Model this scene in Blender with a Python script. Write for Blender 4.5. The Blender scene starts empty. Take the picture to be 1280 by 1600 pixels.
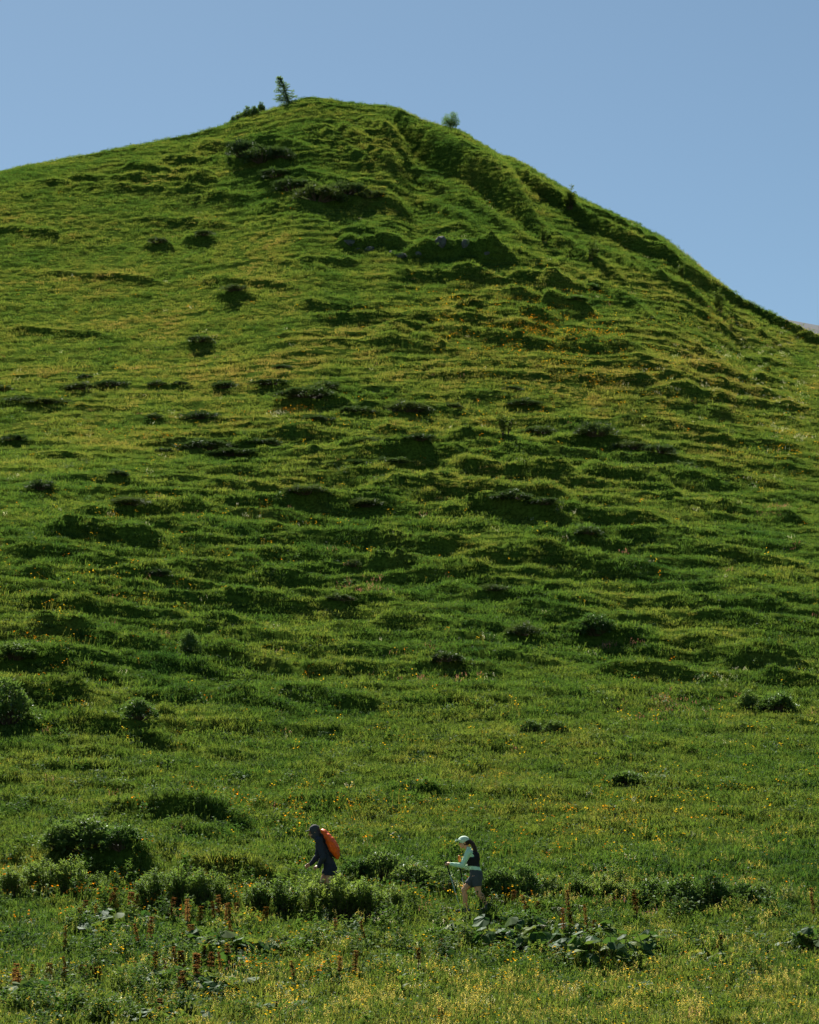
import bpy, bmesh, math, random
import numpy as np
from mathutils import Vector, Matrix, Euler

rng = np.random.default_rng(11)
random.seed(11)
R = math.radians
sc = bpy.context.scene

# ------------------------------------------------------------------ camera, sky, sun
F = 4400.0                       # focal length in photo pixels (photo 1280 x 1600)
PITCH = math.atan(700 / F)
cam_d = bpy.data.cameras.new('camera')
cam = bpy.data.objects.new('camera', cam_d)
sc.collection.objects.link(cam)
cam.location = (0, 0, 0)
cam.rotation_euler = (math.pi / 2 + PITCH, 0, 0)
cam_d.sensor_fit = 'HORIZONTAL'
cam_d.sensor_width = 36.0
cam_d.lens = F / 1280 * 36.0
cam_d.clip_start = 0.5
cam_d.clip_end = 6000
sc.camera = cam

SUN_EL, SUN_AZ = R(45), R(-16)    # azimuth from +Y (straight ahead), negative = to the left
sdir = Vector((math.sin(SUN_AZ) * math.cos(SUN_EL), math.cos(SUN_AZ) * math.cos(SUN_EL), math.sin(SUN_EL)))
world = bpy.data.worlds.new('World')
sc.world = world
world.use_nodes = True
wn = world.node_tree.nodes
wl = world.node_tree.links
bg = wn['Background']
sky = wn.new('ShaderNodeTexSky')
sky.sky_type = 'NISHITA'
sky.sun_disc = False
sky.sun_elevation = SUN_EL
sky.sun_rotation = SUN_AZ
sky.altitude = 2100
sky.air_density = 1.0
sky.dust_density = 1.1
sky.ozone_density = 0.3
tintn = wn.new('ShaderNodeMixRGB'); tintn.blend_type = 'MULTIPLY'; tintn.inputs[0].default_value = 1.0
tintn.inputs[2].default_value = (0.765, 0.865, 0.83, 1)      # even, slightly cooler air over the whole sky
wl.new(sky.outputs[0], tintn.inputs[1]); wl.new(tintn.outputs[0], bg.inputs[0])
bg.inputs[1].default_value = 0.05
sun_d = bpy.data.lights.new('sun', 'SUN')
sun_d.energy = 5.0
sun_d.angle = R(0.53)
sun_d.color = (1.0, 0.94, 0.82)
sun = bpy.data.objects.new('sun', sun_d)
sc.collection.objects.link(sun)
sun.rotation_euler = (-sdir).to_track_quat('-Z', 'Y').to_euler()
sc.view_settings.view_transform = 'Standard'
sc.view_settings.look = 'None'
sc.view_settings.exposure = 1.12
sc.view_settings.gamma = 1.0
sc.view_settings.use_curve_mapping = False
sc.cycles.max_bounces = 4
sc.cycles.use_adaptive_sampling = True
sc.cycles.adaptive_threshold = 0.04
sc.cycles.sample_clamp_indirect = 3.0
sc.cycles.diffuse_bounces = 2
sc.cycles.transmission_bounces = 4
sc.cycles.transparent_max_bounces = 8

COL = sc.collection
cp, sp_ = math.cos(PITCH), math.sin(PITCH)

def project(x, y, z):
    """world -> photo pixel"""
    zc = y * cp + z * sp_
    yc = z * cp - y * sp_
    return 640 + F * x / zc, 800 - F * yc / zc

def rowtan(py):
    v = (800 - py) / F
    return (sp_ + v * cp) / (cp - v * sp_)

# ------------------------------------------------------------------ noise
def _hash(ix, iy, seed):
    h = (ix.astype(np.int64) * 374761393 + iy.astype(np.int64) * 668265263 + seed * 1274126177) & 0xffffffff
    h = ((h ^ (h >> 13)) * 1274126177) & 0xffffffff
    return (h ^ (h >> 16)) & 0xffff

def perlin(x, y, seed=0):
    x = np.asarray(x, dtype=np.float64); y = np.asarray(y, dtype=np.float64)
    x0 = np.floor(x); y0 = np.floor(y)
    fx = x - x0; fy = y - y0
    u = fx * fx * fx * (fx * (fx * 6 - 15) + 10); v = fy * fy * fy * (fy * (fy * 6 - 15) + 10)
    def g(dx, dy):
        a = _hash(x0 + dx, y0 + dy, seed) * (2 * math.pi / 65536)
        return np.cos(a) * (fx - dx) + np.sin(a) * (fy - dy)
    n0 = g(0, 0) * (1 - u) + g(1, 0) * u
    n1 = g(0, 1) * (1 - u) + g(1, 1) * u
    return (n0 * (1 - v) + n1 * v) * 1.5

def fbm(x, y, octv=3, seed=0):
    s = 0; a = 1.0; t = 0
    for i in range(octv):
        s = s + a * perlin(x * 2 ** i, y * 2 ** i, seed + i * 17); t += a; a *= 0.5
    return s / t

def sstep(a, b, x):
    t = np.clip((x - a) / (b - a), 0, 1)
    return t * t * (3 - 2 * t)

def blob(PX, PY, cx, cy, wx, wy):
    return np.exp(-((PX - cx) / wx) ** 2 - ((PY - cy) / wy) ** 2)

# ------------------------------------------------------------------ terrain (the whole hill as one sheet)
ys = np.concatenate([np.linspace(-25, 44, 60, endpoint=False), np.linspace(44, 205, 930, endpoint=False),
                     205 + 240 * np.linspace(0, 1, 90) ** 1.5])
us = np.concatenate([-0.17 - 0.9 * np.linspace(1, 0, 45, endpoint=False) ** 1.5, np.linspace(-0.17, 0.17, 620),
                     0.17 + 0.9 * np.linspace(0, 1, 46)[1:] ** 1.5])
YY = np.repeat(ys[:, None], len(us), 1)
WW = np.sqrt(YY ** 2 + 15 ** 2)
XX = us[None, :] * WW
YP = 187.0
XP = (480 - 640) / F * YP * 1.035
prof_rows = [(1600, 48), (1425, 60), (1250, 72), (1100, 84), (900, 101), (700, 121), (500, 143), (330, 164), (152, YP)]
pd = [YP - d for _, d in prof_rows][::-1]
pz = [rowtan(r) * d for r, d in prof_rows][::-1]
ZP = pz[0]
dd = np.linspace(0, 320, 1281)
GG = np.interp(dd, pd, pz)
far = dd > pd[-1]
GG[far] = pz[-1] - (1 - np.exp(-(dd[far] - pd[-1]) / 35.0)) * 3.6
ker = np.hanning(81); ker /= ker.sum()
GG = np.convolve(np.pad(GG, 40, mode='edge'), ker, 'valid')
dx = XX - XP
side = 1 / (1 + np.exp(-(dx - 4) / 5.0))
K = 0.40 + (0.98 - 0.40) * side
dyy = YP - YY
front = dyy > 0
D = np.sqrt(dyy ** 2 + (K * dx) ** 2 + 9) - 3
ZB = np.interp(D, dd, GG)
ZB = np.where(front, ZB, ZB - 0.012 * np.minimum(-dyy, 200) ** 1.4 * 0.3)
# broad undulations of the slope
ZB = ZB + 2.2 * np.exp(-((XX + 17) / 9) ** 2 - ((YY - 96) / 15) ** 2) - 0.7 * np.exp(-((XX - 11) / 7) ** 2 - ((YY - 84) / 10) ** 2)
ZB = ZB + 0.55 * fbm(XX / 17, YY / 17, 2, 5) * sstep(60, 90, YY)

SIL = np.array([(-700, 420), (-100, 298), (0, 270), (60, 258), (100, 250), (200, 232), (300, 211), (345, 200), (370, 191), (430, 171), (455, 162),
                (480, 153), (500, 155), (560, 164), (600, 167), (625, 172), (650, 186), (690, 198), (720, 207), (745, 223), (780, 244), (800, 249),
                (830, 266), (870, 290), (900, 309), (950, 333), (1000, 354), (1040, 378), (1080, 408), (1120, 441), (1160, 468), (1200, 488),
                (1240, 507), (1280, 526), (1400, 592), (2000, 900)], float)
for it in range(3):
    PX, PY = project(XX, np.maximum(YY, 20), ZB)
    fy = YY > 100
    rows = np.where(fy, PY, 9e9)
    j = np.argmin(rows, axis=0)
    c = np.arange(len(us))
    rs, xs_, ysil = PY[j, c], PX[j, c], YY[j, c]
    want = np.interp(xs_, SIL[:, 0], SIL[:, 1])
    dz = (rs - want) / F * ysil
    dz = np.clip(dz, -25, 25)
    k9 = np.hanning(61); k9 /= k9.sum(); dz = np.convolve(np.pad(dz, 30, mode='edge'), k9, 'valid')
    E = ZB / np.maximum(YY, 20)
    w = sstep(0.45, 1.0, E / E[j, c][None, :])
    w = np.where(YY >= ysil[None, :], 1.0, w)
    ZB = ZB + dz[None, :] * w

def make_lookup(Z):
    def h(x, y):
        x = np.asarray(x, float); y = np.asarray(y, float)
        u = x / np.sqrt(y * y + 225)
        iy = np.clip(np.interp(y, ys, np.arange(len(ys))), 0, len(ys) - 1.001)
        iu = np.clip(np.interp(u, us, np.arange(len(us))), 0, len(us) - 1.001)
        a = iy.astype(int); b = iu.astype(int); fa = iy - a; fb = iu - b
        return (Z[a, b] * (1 - fb) + Z[a, b + 1] * fb) * (1 - fa) + (Z[a + 1, b] * (1 - fb) + Z[a + 1, b + 1] * fb) * fa
    return h

def make_place(Z, y1=235.0):
    h = make_lookup(Z)
    yy = np.arange(40, y1, 0.04)
    def place(px, py):
        """photo pixel -> point of the ground seen there"""
        a = (px - 640) / F; v = (800 - py) / F
        dy = cp - v * sp_; dzv = sp_ + v * cp
        x = yy * a / dy; z = yy * dzv / dy
        hit = np.nonzero(h(x, yy) >= z)[0]
        i = hit[0] if len(hit) else len(yy) - 1
        return float(x[i]), float(yy[i]), float(h(x[i], yy[i]))
    return place

place0 = make_place(ZB)
PX, PY = project(XX, np.maximum(YY, 20), ZB)

# -------- banks and steps of turf: (points along the foot of the bank in the photo, half length px for single points, height px)
BANKS = [
 (395,262,45,14),(440,285,32,10),(480,300,36,12),(520,320,44,14),(560,304,32,11),(592,326,36,12),(470,326,32,10),(540,290,30,9),(430,235,40,14),(350,240,40,12),
 (715,404,62,32),(600,388,60,18),(560,374,30,14),(740,442,95,17),(880,457,28,22),(885,492,30,24),(800,470,40,12),
 (640,507,110,15),(540,487,60,11),(700,527,80,13),(620,547,50,11),(830,522,60,15),(780,502,60,13),(940,547,50,13),(870,547,60,13),
 (510,412,35,10),(245,391,18,12),(310,381,20,12),(365,471,25,13),(30,369,45,9),(300,545,25,7),
 (1110,607,80,13),(1080,582,100,13),(1140,632,90,15),(1190,567,30,9),(1010,527,40,11),(960,600,50,9),
 (600,724,80,18),(480,640,50,13),(630,650,50,17),(930,702,45,19),(1035,730,60,16),(810,641,30,8),
 (800,752,60,28),(580,757,80,19),(730,787,90,32),(480,802,80,24),(600,792,50,22),(870,817,90,25),(780,807,60,19),
 (1000,757,60,23),(960,772,50,19),(720,702,40,14),(860,722,50,17),(300,705,60,14),(380,715,50,12),(660,690,40,12),
 (480,862,100,22),(360,847,50,15),(560,892,70,17),(720,872,100,22),(880,895,90,22),(960,852,40,17),(1100,877,60,20),(940,902,50,13),
 (330,907,90,18),(200,892,60,15),(240,917,30,16),(190,812,50,12),(130,835,40,10),(340,760,80,12),(400,775,60,14),
 (430,957,60,19),(530,952,50,20),(650,942,60,15),(770,942,50,17),(830,927,50,15),(1000,952,60,13),(1200,945,50,12),(1060,915,60,10),
 (420,1012,60,20),(600,997,60,15),(700,987,50,15),(930,1007,50,13),(1120,1037,80,24),(1190,1047,40,15),(1130,952,60,13),(900,972,60,13),
 (540,1062,60,13),(690,1052,50,19),(400,1112,50,15),(480,1102,40,11),(560,1112,40,13),(150,1052,60,15),(60,1095,60,24),(220,1132,40,16),
 (250,1284,95,27),(300,1268,60,18),(150,1378,70,42),(350,1380,70,26),(30,1262,40,13),(100,1182,80,13),(250,1172,40,15),(20,1100,40,30),
 (250,270,45,10),(180,285,60,9),(300,255,40,11),(120,292,50,8),(240,300,60,9),(290,285,40,10),(330,315,40,9),(440,330,30,9),
 (1080,680,40,9),(1180,700,40,9),(1020,670,30,8),(1170,655,40,9),(1150,760,40,10),(1110,800,40,13),(1230,740,40,9),(1050,790,40,10),
 (90,720,60,10),(40,700,40,12),(150,760,40,9),(20,740,30,10),(60,640,60,8),(15,628,30,9),(330,1320,60,14),(620,1245,60,10),(840,1180,40,9),
 (1000,1060,60,12),(1240,1075,40,13),(960,1190,40,8),(1060,1180,40,8),(500,1150,50,9),(360,1190,40,9),(780,1250,60,9),
]
LEDGES = [
 [(300,742),(420,752),(520,760),(640,768),(720,772)], [(640,760),(740,790),(830,812),(960,848)], [(520,712),(600,722),(700,728)], [(380,795),(480,804),(580,806),(660,800)],
 [(620,858),(700,868),(800,882),(940,905),(1010,912)], [(330,840),(430,858),(560,868),(640,872)], [(440,888),(560,896),(680,905),(780,915)], [(220,905),(320,908),(420,905)],
 [(360,948),(440,958),(540,955),(640,950)], [(640,935),(740,945),(860,952),(980,958)], [(880,690),(960,712),(1040,728),(1100,745)], [(780,735),(840,752),(900,765)],
 [(900,745),(980,762),(1060,778)], [(820,845),(900,858),(1000,868)], [(1010,855),(1080,872),(1170,888),(1280,895)], [(1040,940),(1130,955),(1240,965)], [(1060,1018),(1130,1038),(1230,1052)],
 [(560,990),(680,996),(800,1002)], [(360,1005),(440,1014),(540,1012)], [(480,1052),(580,1062),(700,1056)], [(840,995),(930,1010),(1010,1018)], [(150,800),(250,812),(350,815)], [(60,840),(160,850),(260,858)],
 [(1100,800),(1180,815),(1270,828)], [(0,875),(100,880),(200,892)], [(420,690),(520,692),(600,698)], [(700,690),(780,702),(850,715)], [(300,1040),(400,1052),(470,1060)], [(700,1030),(820,1040),(900,1052)],
 [(480,470),(560,487),(640,505),(740,522)], [(660,440),(740,444),(830,452)], [(560,520),(640,535),(720,556)], [(760,500),(840,524),(920,545),(1000,560)], [(940,575),(1040,588),(1160,612),(1260,630)],
 [(200,345),(300,352),(380,360)], [(60,430),(160,438),(260,445)], [(300,440),(400,450),(480,460)], [(0,520),(100,526),(180,530)],
]
LINES = [(pl_, 12 + 9 * ((i_ * 7) % 5) / 4 if pl_[0][1] > 640 else 9) for i_, pl_ in enumerate(LEDGES)] + [  # (polyline in photo pixels along the foot of the step, height px)
 ([(0,945),(120,962),(250,985),(330,990),(430,1000)], 20), ([(0,985),(120,1000),(240,1035),(330,1055)], 17), ([(0,1040),(100,1055),(200,1080)], 17),
 ([(0,905),(150,930),(260,940)], 15), ([(20,1120),(150,1150),(260,1165)], 13), ([(0,1205),(150,1212),(260,1222)], 11),
 ([(606,178),(640,212),(680,246),(720,272),(765,308),(800,338),(850,380)], 44), ([(775,262),(835,302),(890,338),(972,385),(1062,427),(1100,448)], 24), ([(1030,410),(1100,447),(1153,474),(1220,508),(1275,537),(1340,572)], 17),
 ([(850,300),(905,330),(960,356),(1020,388),(1080,426)], 16), ([(790,330),(850,372),(900,410)], 13),
 ([(560,185),(620,232),(690,292),(720,320)], 13), ([(520,195),(580,248),(640,288)], 12), ([(490,200),(540,243),(590,272)], 10),
 ([(640,290),(700,330),(760,372)], 11), ([(700,300),(760,340),(830,388)], 11), ([(820,350),(880,388),(940,424),(990,458)], 12), ([(880,420),(960,470),(1040,520)], 9),
 ([(1010,520),(1100,555),(1200,610)], 9), ([(960,400),(1030,440),(1120,490)], 10), ([(900,380),(960,410),(1010,440)], 9), ([(1100,520),(1170,560),(1260,615)], 8), ([(1050,470),(1110,505),(1180,545)], 8),
 ([(1120,480),(1170,510),(1250,560)], 8), ([(660,360),(720,352),(800,400),(860,425)], 8),
]
DZ = np.zeros_like(ZB)
def add_bank(pts, hpx, seed, soft=1.0, ns=1.0):
    P = np.array([place0(*p)[:2] for p in pts])
    o = np.argsort(P[:, 0]); P = P[o]
    ym = P[:, 1].mean()
    h = hpx / F * ym * 1.2
    xa, xb = P[0, 0], P[-1, 0]
    r0, r1 = np.searchsorted(ys, [P[:, 1].min() - 3, P[:, 1].max() + 14 * h + 4])
    W0 = WW[max(r0, 0), 0]; W1 = WW[min(r1, len(ys) - 1), 0]
    c0, c1 = np.searchsorted(us, [min(xa / W0, xa / W1) - 0.002, max(xb / W0, xb / W1) + 0.002])
    sl = (slice(max(r0, 0), r1), slice(c0, c1))
    X = XX[sl]; Y = YY[sl]
    if X.size == 0: return
    n1 = perlin(X * 0.7, X * 0 + seed * 3.7, seed) ; n2 = perlin(X * 2.3, X * 0 + seed * 1.3, seed + 1)
    y0 = np.interp(X, P[:, 0], P[:, 1]) + (0.45 * n1 + 0.22 * n2) * min(1.0, 1.6 * h) * (1.0 if soft == 1.0 else 0.12)
    sl_ = (P[-1, 1] - P[0, 1]) / max(1e-3, xb - xa)
    t = (Y - y0) / math.sqrt(1 + sl_ * sl_)
    L = xb - xa
    e = np.clip((X - xa) / L, 0, 1)
    tap = np.clip((1 - np.abs(2 * e - 1)) * 2.6, 0, 1) ** 0.75
    tap = tap * (X > xa) * (X < xb) * np.clip(0.95 + ns * (0.6 * perlin(X * 0.5 * (0.4 + 0.6 * ns), X * 0 + seed, seed + 5) + 0.15 * perlin(X * 1.9, X * 0 + seed, seed + 6)) / soft, 0.25, 1.35)
    hh = h * tap
    r = 0.22 * hh * soft + 0.04
    f = sstep(-r * 0.5, r, t) * np.clip(1 - (t - r) / (2.6 * hh + 0.05), 0, 1)
    DZ[sl] = np.maximum(DZ[sl], f * hh) + 0.2 * np.minimum(DZ[sl], f * hh)
k = 0
for (bx, by, hw, hp) in BANKS:
    k += 1
    tilt = 0.12 * hw if bx > 640 else (0.14 * hw if by > 880 and bx < 450 else 0.05 * hw)
    mid = 640 < by < 1060
    if mid: hw *= 1.45; hp *= 0.82
    add_bank([(bx - hw * 1.45, by - tilt), (bx - hw * 0.4, by - tilt * 0.2), (bx + hw * 0.5, by + tilt * 0.5), (bx + hw * 1.55, by + tilt * 1.5)], hp * 1.0, k, 1.0, 0.65 if mid else 1.0)
for (pl, hp) in LINES:
    k += 1
    add_bank(pl, hp, k, 1.25 if pl[0][1] < 640 else 1.0, 0.25 if pl[0][1] < 640 else 0.5)

# -------- grazing steps that follow the contours, and hummocks
amp = 0.30 + 0.75 * blob(PX, PY, 650, 830, 520, 210) + 0.55 * blob(PX, PY, 150, 1010, 330, 150) + 0.5 * blob(PX, PY, 420, 270, 260, 80) \
    + 0.45 * blob(PX, PY, 800, 500, 230, 80) + 0.35 * blob(PX, PY, 150, 1280, 300, 110) + 0.3 * blob(PX, PY, 1150, 950, 200, 130)
amp = amp + 0.45 * blob(PX, PY, 600, 230, 130, 90) + 0.15 * blob(PX, PY, 950, 440, 330, 130)
amp = amp - 0.22 * blob(PX, PY, 150, 470, 280, 120) - 0.15 * blob(PX, PY, 800, 1180, 400, 90)
amp = np.clip(amp, 0.05, 1.1) * sstep(46, 62, YY)
def terr(step, wx, seed, a):
    ph = ZB / step + 1.5 * fbm(XX / wx, YY / (wx * 0.8), 2, seed) + 0.16 * perlin(XX / 1.1, YY / 1.2, seed + 3)
    fr = ph - np.floor(ph)
    S = sstep(0.0, 0.34, fr) * 0.93 + 0.07 * fr
    brk = sstep(-0.35, 0.3, fbm(XX / (wx * 0.8), ZB / (step * 1.6), 2, seed + 9))
    return step * (S - fr) * a * brk
DZ += terr(0.70, 13.0, 21, amp * 0.95) + terr(0.36, 8.0, 41, np.clip(amp, 0.25, 0.9) * 0.95) + terr(0.21, 6.0, 91, np.clip(amp, 0.25, 0.8) * 0.8)
rough = 0.4 + 0.6 * np.clip(amp, 0, 1)
DZ += 0.10 * fbm(XX / 1.3, YY / 1.3, 3, 61) * rough
hm = perlin(XX / 0.62, YY / 0.75, 71)
DZ += 0.08 * np.clip(hm, 0, 1) * rough * sstep(-0.2, 0.4, perlin(XX / 6, YY / 6, 72))
ZT = ZB + DZ * sstep(30, 46, YY) * (1 - 0.5 * sstep(200, 240, YY))
# the crest as the photograph draws it, with the banks on it
for it in range(2):
    PXs, PYs = project(XX, np.maximum(YY, 20), ZT)
    j = np.argmin(np.where(YY > 100, PYs, 9e9), axis=0)
    rs, xs_, ysil = PYs[j, c], PXs[j, c], YY[j, c]
    dz = np.clip((rs + 2 - np.interp(xs_, SIL[:, 0], SIL[:, 1])) / F * ysil, -6, 6)
    kk = np.hanning(15); kk /= kk.sum()
    dz = np.convolve(np.pad(dz, 7, mode='edge'), kk, 'valid')
    E = ZT / np.maximum(YY, 20)
    w = np.where(YY >= ysil[None, :], 1.0, sstep(0.72, 1.0, E / E[j, c][None, :]))
    ZT = ZT + dz[None, :] * w
height = make_lookup(ZT)
place = make_place(ZT)
# ------------------------------------------------------------------ material helpers
def mat(name):
    m = bpy.data.materials.new(name); m.use_nodes = True
    nt = m.node_tree
    for n in list(nt.nodes): nt.nodes.remove(n)
    return m, nt, nt.nodes, nt.links

def ramp(nt, stops):
    r = nt.nodes.new('ShaderNodeValToRGB')
    el = r.color_ramp.elements
    while len(el) < len(stops): el.new(0.5)
    for e, (p, c) in zip(el, stops):
        e.position = p; e.color = (*c, 1)
    return r

def noise_node(nt, scale, detail=3, rough=0.55, coord='Object'):
    tc = nt.nodes.new('ShaderNodeTexCoord')
    n = nt.nodes.new('ShaderNodeTexNoise')
    n.inputs['Scale'].default_value = scale; n.inputs['Detail'].default_value = detail; n.inputs['Roughness'].default_value = rough
    nt.links.new(tc.outputs[coord], n.inputs['Vector'])
    return n

def leaf_shader(nt, color_socket, trans=0.45, gloss=0.10, rough=0.45, tboost=(1.25, 1.2, 0.7)):
    """thin leaf: diffuse + light shining through + a little sheen"""
    N, L = nt.nodes, nt.links
    out = N.new('ShaderNodeOutputMaterial')
    df = N.new('ShaderNodeBsdfDiffuse'); tr = N.new('ShaderNodeBsdfTranslucent')
    gl = N.new('ShaderNodeBsdfGlossy'); gl.inputs['Roughness'].default_value = rough
    gl.inputs['Color'].default_value = (0.75, 0.8, 0.8, 1)
    mul = N.new('ShaderNodeMixRGB'); mul.blend_type = 'MULTIPLY'; mul.inputs[0].default_value = 1
    mul.inputs[2].default_value = (*tboost, 1)
    L.new(color_socket, df.inputs['Color']); L.new(color_socket, mul.inputs[1]); L.new(mul.outputs[0], tr.inputs['Color'])
    m1 = N.new('ShaderNodeMixShader'); m1.inputs[0].default_value = trans
    L.new(df.outputs[0], m1.inputs[1]); L.new(tr.outputs[0], m1.inputs[2])
    m2 = N.new('ShaderNodeMixShader'); m2.inputs[0].default_value = gloss
    L.new(m1.outputs[0], m2.inputs[1]); L.new(gl.outputs[0], m2.inputs[2])
    L.new(m2.outputs[0], out.inputs['Surface'])

def leaf_mat(name, stops, trans=0.45, gloss=0.08, rough=0.45, scale=2.0, attr=None, rnd=0.5):
    m, nt, N, L = mat(name)
    if attr:
        a = N.new('ShaderNodeAttribute'); a.attribute_type = 'INSTANCER'; a.attribute_name = attr
        src = a.outputs['Fac']
        r = ramp(nt, stops); L.new(src, r.inputs[0])
    else:
        oi = N.new('ShaderNodeObjectInfo'); n = noise_node(nt, scale, 2)
        mx = N.new('ShaderNodeMath'); mx.operation = 'MULTIPLY'; mx.inputs[1].default_value = rnd
        L.new(oi.outputs['Random'], mx.inputs[0])
        m2 = N.new('ShaderNodeMath'); m2.operation = 'MULTIPLY_ADD'; m2.inputs[1].default_value = 1 - rnd
        L.new(n.outputs['Fac'], m2.inputs[0]); L.new(mx.outputs[0], m2.inputs[2])
        r = ramp(nt, stops); L.new(m2.outputs[0], r.inputs[0])
    leaf_shader(nt, r.outputs[0], trans, gloss, rough)
    return m

def plain_mat(name, c0, c1=None, rough=0.8, scale=8.0, bump=0.0, spec=0.3):
    m, nt, N, L = mat(name)
    out = N.new('ShaderNodeOutputMaterial'); b = N.new('ShaderNodeBsdfPrincipled')
    b.inputs['Roughness'].default_value = rough; b.inputs['Specular IOR Level'].default_value = spec
    n = noise_node(nt, scale, 4)
    r = ramp(nt, [(0.3, c0), (0.7, c1 or tuple(x * 0.75 for x in c0))])
    L.new(n.outputs['Fac'], r.inputs[0]); L.new(r.outputs[0], b.inputs['Base Color'])
    if bump:
        bp = N.new('ShaderNodeBump'); bp.inputs['Strength'].default_value = bump; bp.inputs['Distance'].default_value = 0.02
        L.new(n.outputs['Fac'], bp.inputs['Height']); L.new(bp.outputs[0], b.inputs['Normal'])
    L.new(b.outputs[0], out.inputs['Surface'])
    return m

# ------------------------------------------------------------------ mesh helpers
def mesh_from(name, V, Fc, mats=None, midx=None, smooth=False):
    me = bpy.data.meshes.new(name)
    V = np.asarray(V, np.float32); 
    if isinstance(Fc, np.ndarray):
        n, kk = Fc.shape
        me.vertices.add(len(V)); me.vertices.foreach_set('co', V.ravel())
        me.loops.add(n * kk); me.loops.foreach_set('vertex_index', Fc.ravel().astype(np.int32))
        me.polygons.add(n); me.polygons.foreach_set('loop_start', np.arange(0, n * kk, kk, dtype=np.int32))
        me.update(calc_edges=True)
    else:
        me.from_pydata([tuple(map(float, v)) for v in V], [], Fc)
    for m in (mats or []): me.materials.append(m)
    if midx is not None: me.polygons.foreach_set('material_index', np.asarray(midx, np.int32))
    if smooth: me.polygons.foreach_set('use_smooth', np.ones(len(me.polygons), bool))
    me.update()
    return me

def obj(name, me, parent=None, loc=(0, 0, 0), rot=(0, 0, 0), scale=(1, 1, 1), **props):
    o = bpy.data.objects.new(name, me); COL.objects.link(o)
    o.location = loc; o.rotation_euler = rot; o.scale = scale
    if parent: o.parent = parent
    for k_, v_ in props.items(): o[k_] = v_
    return o

# ------------------------------------------------------------------ the hill
m_hill, nt, N, L = mat('turf_ground')
out = N.new('ShaderNodeOutputMaterial'); b = N.new('ShaderNodeBsdfPrincipled'); b.inputs['Roughness'].default_value = 0.95
b.inputs['Specular IOR Level'].default_value = 0.0
n1 = noise_node(nt, 0.35, 4); n2 = noise_node(nt, 9.0, 4)
r1 = ramp(nt, [(0.3, (0.045, 0.085, 0.014)), (0.55, (0.065, 0.105, 0.016)), (0.75, (0.090, 0.110, 0.022))])
r2 = ramp(nt, [(0.3, (0.45, 0.45, 0.4)), (0.65, (1.2, 1.2, 1.1))])
mx = N.new('ShaderNodeMixRGB'); mx.blend_type = 'MULTIPLY'; mx.inputs[0].default_value = 1
L.new(n1.outputs['Fac'], r1.inputs[0]); L.new(n2.outputs['Fac'], r2.inputs[0])
L.new(r1.outputs[0], mx.inputs[1]); L.new(r2.outputs[0], mx.inputs[2]); L.new(mx.outputs[0], b.inputs['Base Color'])
bp = N.new('ShaderNodeBump'); bp.inputs['Strength'].default_value = 0.6; bp.inputs['Distance'].default_value = 0.05
L.new(n2.outputs['Fac'], bp.inputs['Height']); L.new(bp.outputs[0], b.inputs['Normal']); L.new(b.outputs[0], out.inputs['Surface'])

nr, nc = XX.shape
V = np.stack([XX, YY, ZT], -1).reshape(-1, 3)
I = np.arange(nr * nc).reshape(nr, nc)
Q = np.stack([I[:-1, :-1], I[:-1, 1:], I[1:, 1:], I[1:, :-1]], -1).reshape(-1, 4)
hill = obj('grassy_hill', mesh_from('grassy_hill', V, Q, [m_hill], smooth=True), kind='structure',
           label='steep green alpine hillside rising to a rounded summit', category='hill')

# ------------------------------------------------------------------ grass: thousands of tufts spread over the hill
def blade(V, Fc, x, y, ang, lean, h, w, curl=0.35, z0=0.0):
    """one bent grass blade: two quads and a tip"""
    ca, sa = math.cos(ang), math.sin(ang)
    i = len(V)
    for t, ww in ((0, 1.0), (0.45, 0.9), (0.8, 0.6)):
        o_ = lean * h * t + curl * h * t * t
        zz = z0 + h * t * (1 - 0.25 * curl * t)
        for s in (-1, 1):
            V.append((x + ca * o_ - sa * s * w * ww / 2, y + sa * o_ + ca * s * w * ww / 2, zz))
    o_ = lean * h + curl * h
    V.append((x + ca * o_, y + sa * o_, z0 + h * (1 - 0.3 * curl)))
    Fc += [(i, i + 1, i + 3, i + 2), (i + 2, i + 3, i + 5, i + 4), (i + 4, i + 5, i + 6)]

m_grass = leaf_mat('grass_blades', [(0.0, (0.038, 0.098, 0.022)), (0.35, (0.089, 0.167, 0.032)), (0.65, (0.166, 0.217, 0.046)), (0.85, (0.238, 0.236, 0.062)), (1.0, (0.31, 0.255, 0.085))],
                   trans=0.5, gloss=0.012, rough=0.6, attr='tint')
m_seed = leaf_mat('seed_heads', [(0.0, (0.09, 0.16, 0.035)), (1.0, (0.17, 0.21, 0.06))], trans=0.35, gloss=0.0, attr='tint')
m_forb = leaf_mat('herb_leaves', [(0.0, (0.022, 0.058, 0.018)), (0.5, (0.045, 0.09, 0.02)), (1.0, (0.075, 0.115, 0.024))], trans=0.35, gloss=0.012, rough=0.5, attr='tint')
def flower_mat(name, c0, c1):
    return leaf_mat(name, [(0.0, c0), (1.0, c1)], trans=0.4, gloss=0.0, attr='tint')
m_yel = flower_mat('yellow_petals', (0.62, 0.36, 0.02), (0.70, 0.46, 0.03))
m_org = flower_mat('orange_petals', (0.70, 0.22, 0.01), (0.75, 0.32, 0.015))
m_pale = flower_mat('pale_yellow_petals', (0.50, 0.42, 0.12), (0.60, 0.52, 0.20))
m_pink = flower_mat('pink_petals', (0.42, 0.16, 0.17), (0.5, 0.25, 0.26))
m_wht = flower_mat('white_petals', (0.65, 0.65, 0.58), (0.75, 0.75, 0.7))

proto = bpy.data.collections.new('tuft_library')      # not linked to the scene: only instanced
def tuft(name, mats, V, Fc, mi):
    o = bpy.data.objects.new(name, mesh_from(name, V, Fc, mats, mi)); proto_col.objects.link(o); return o

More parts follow.
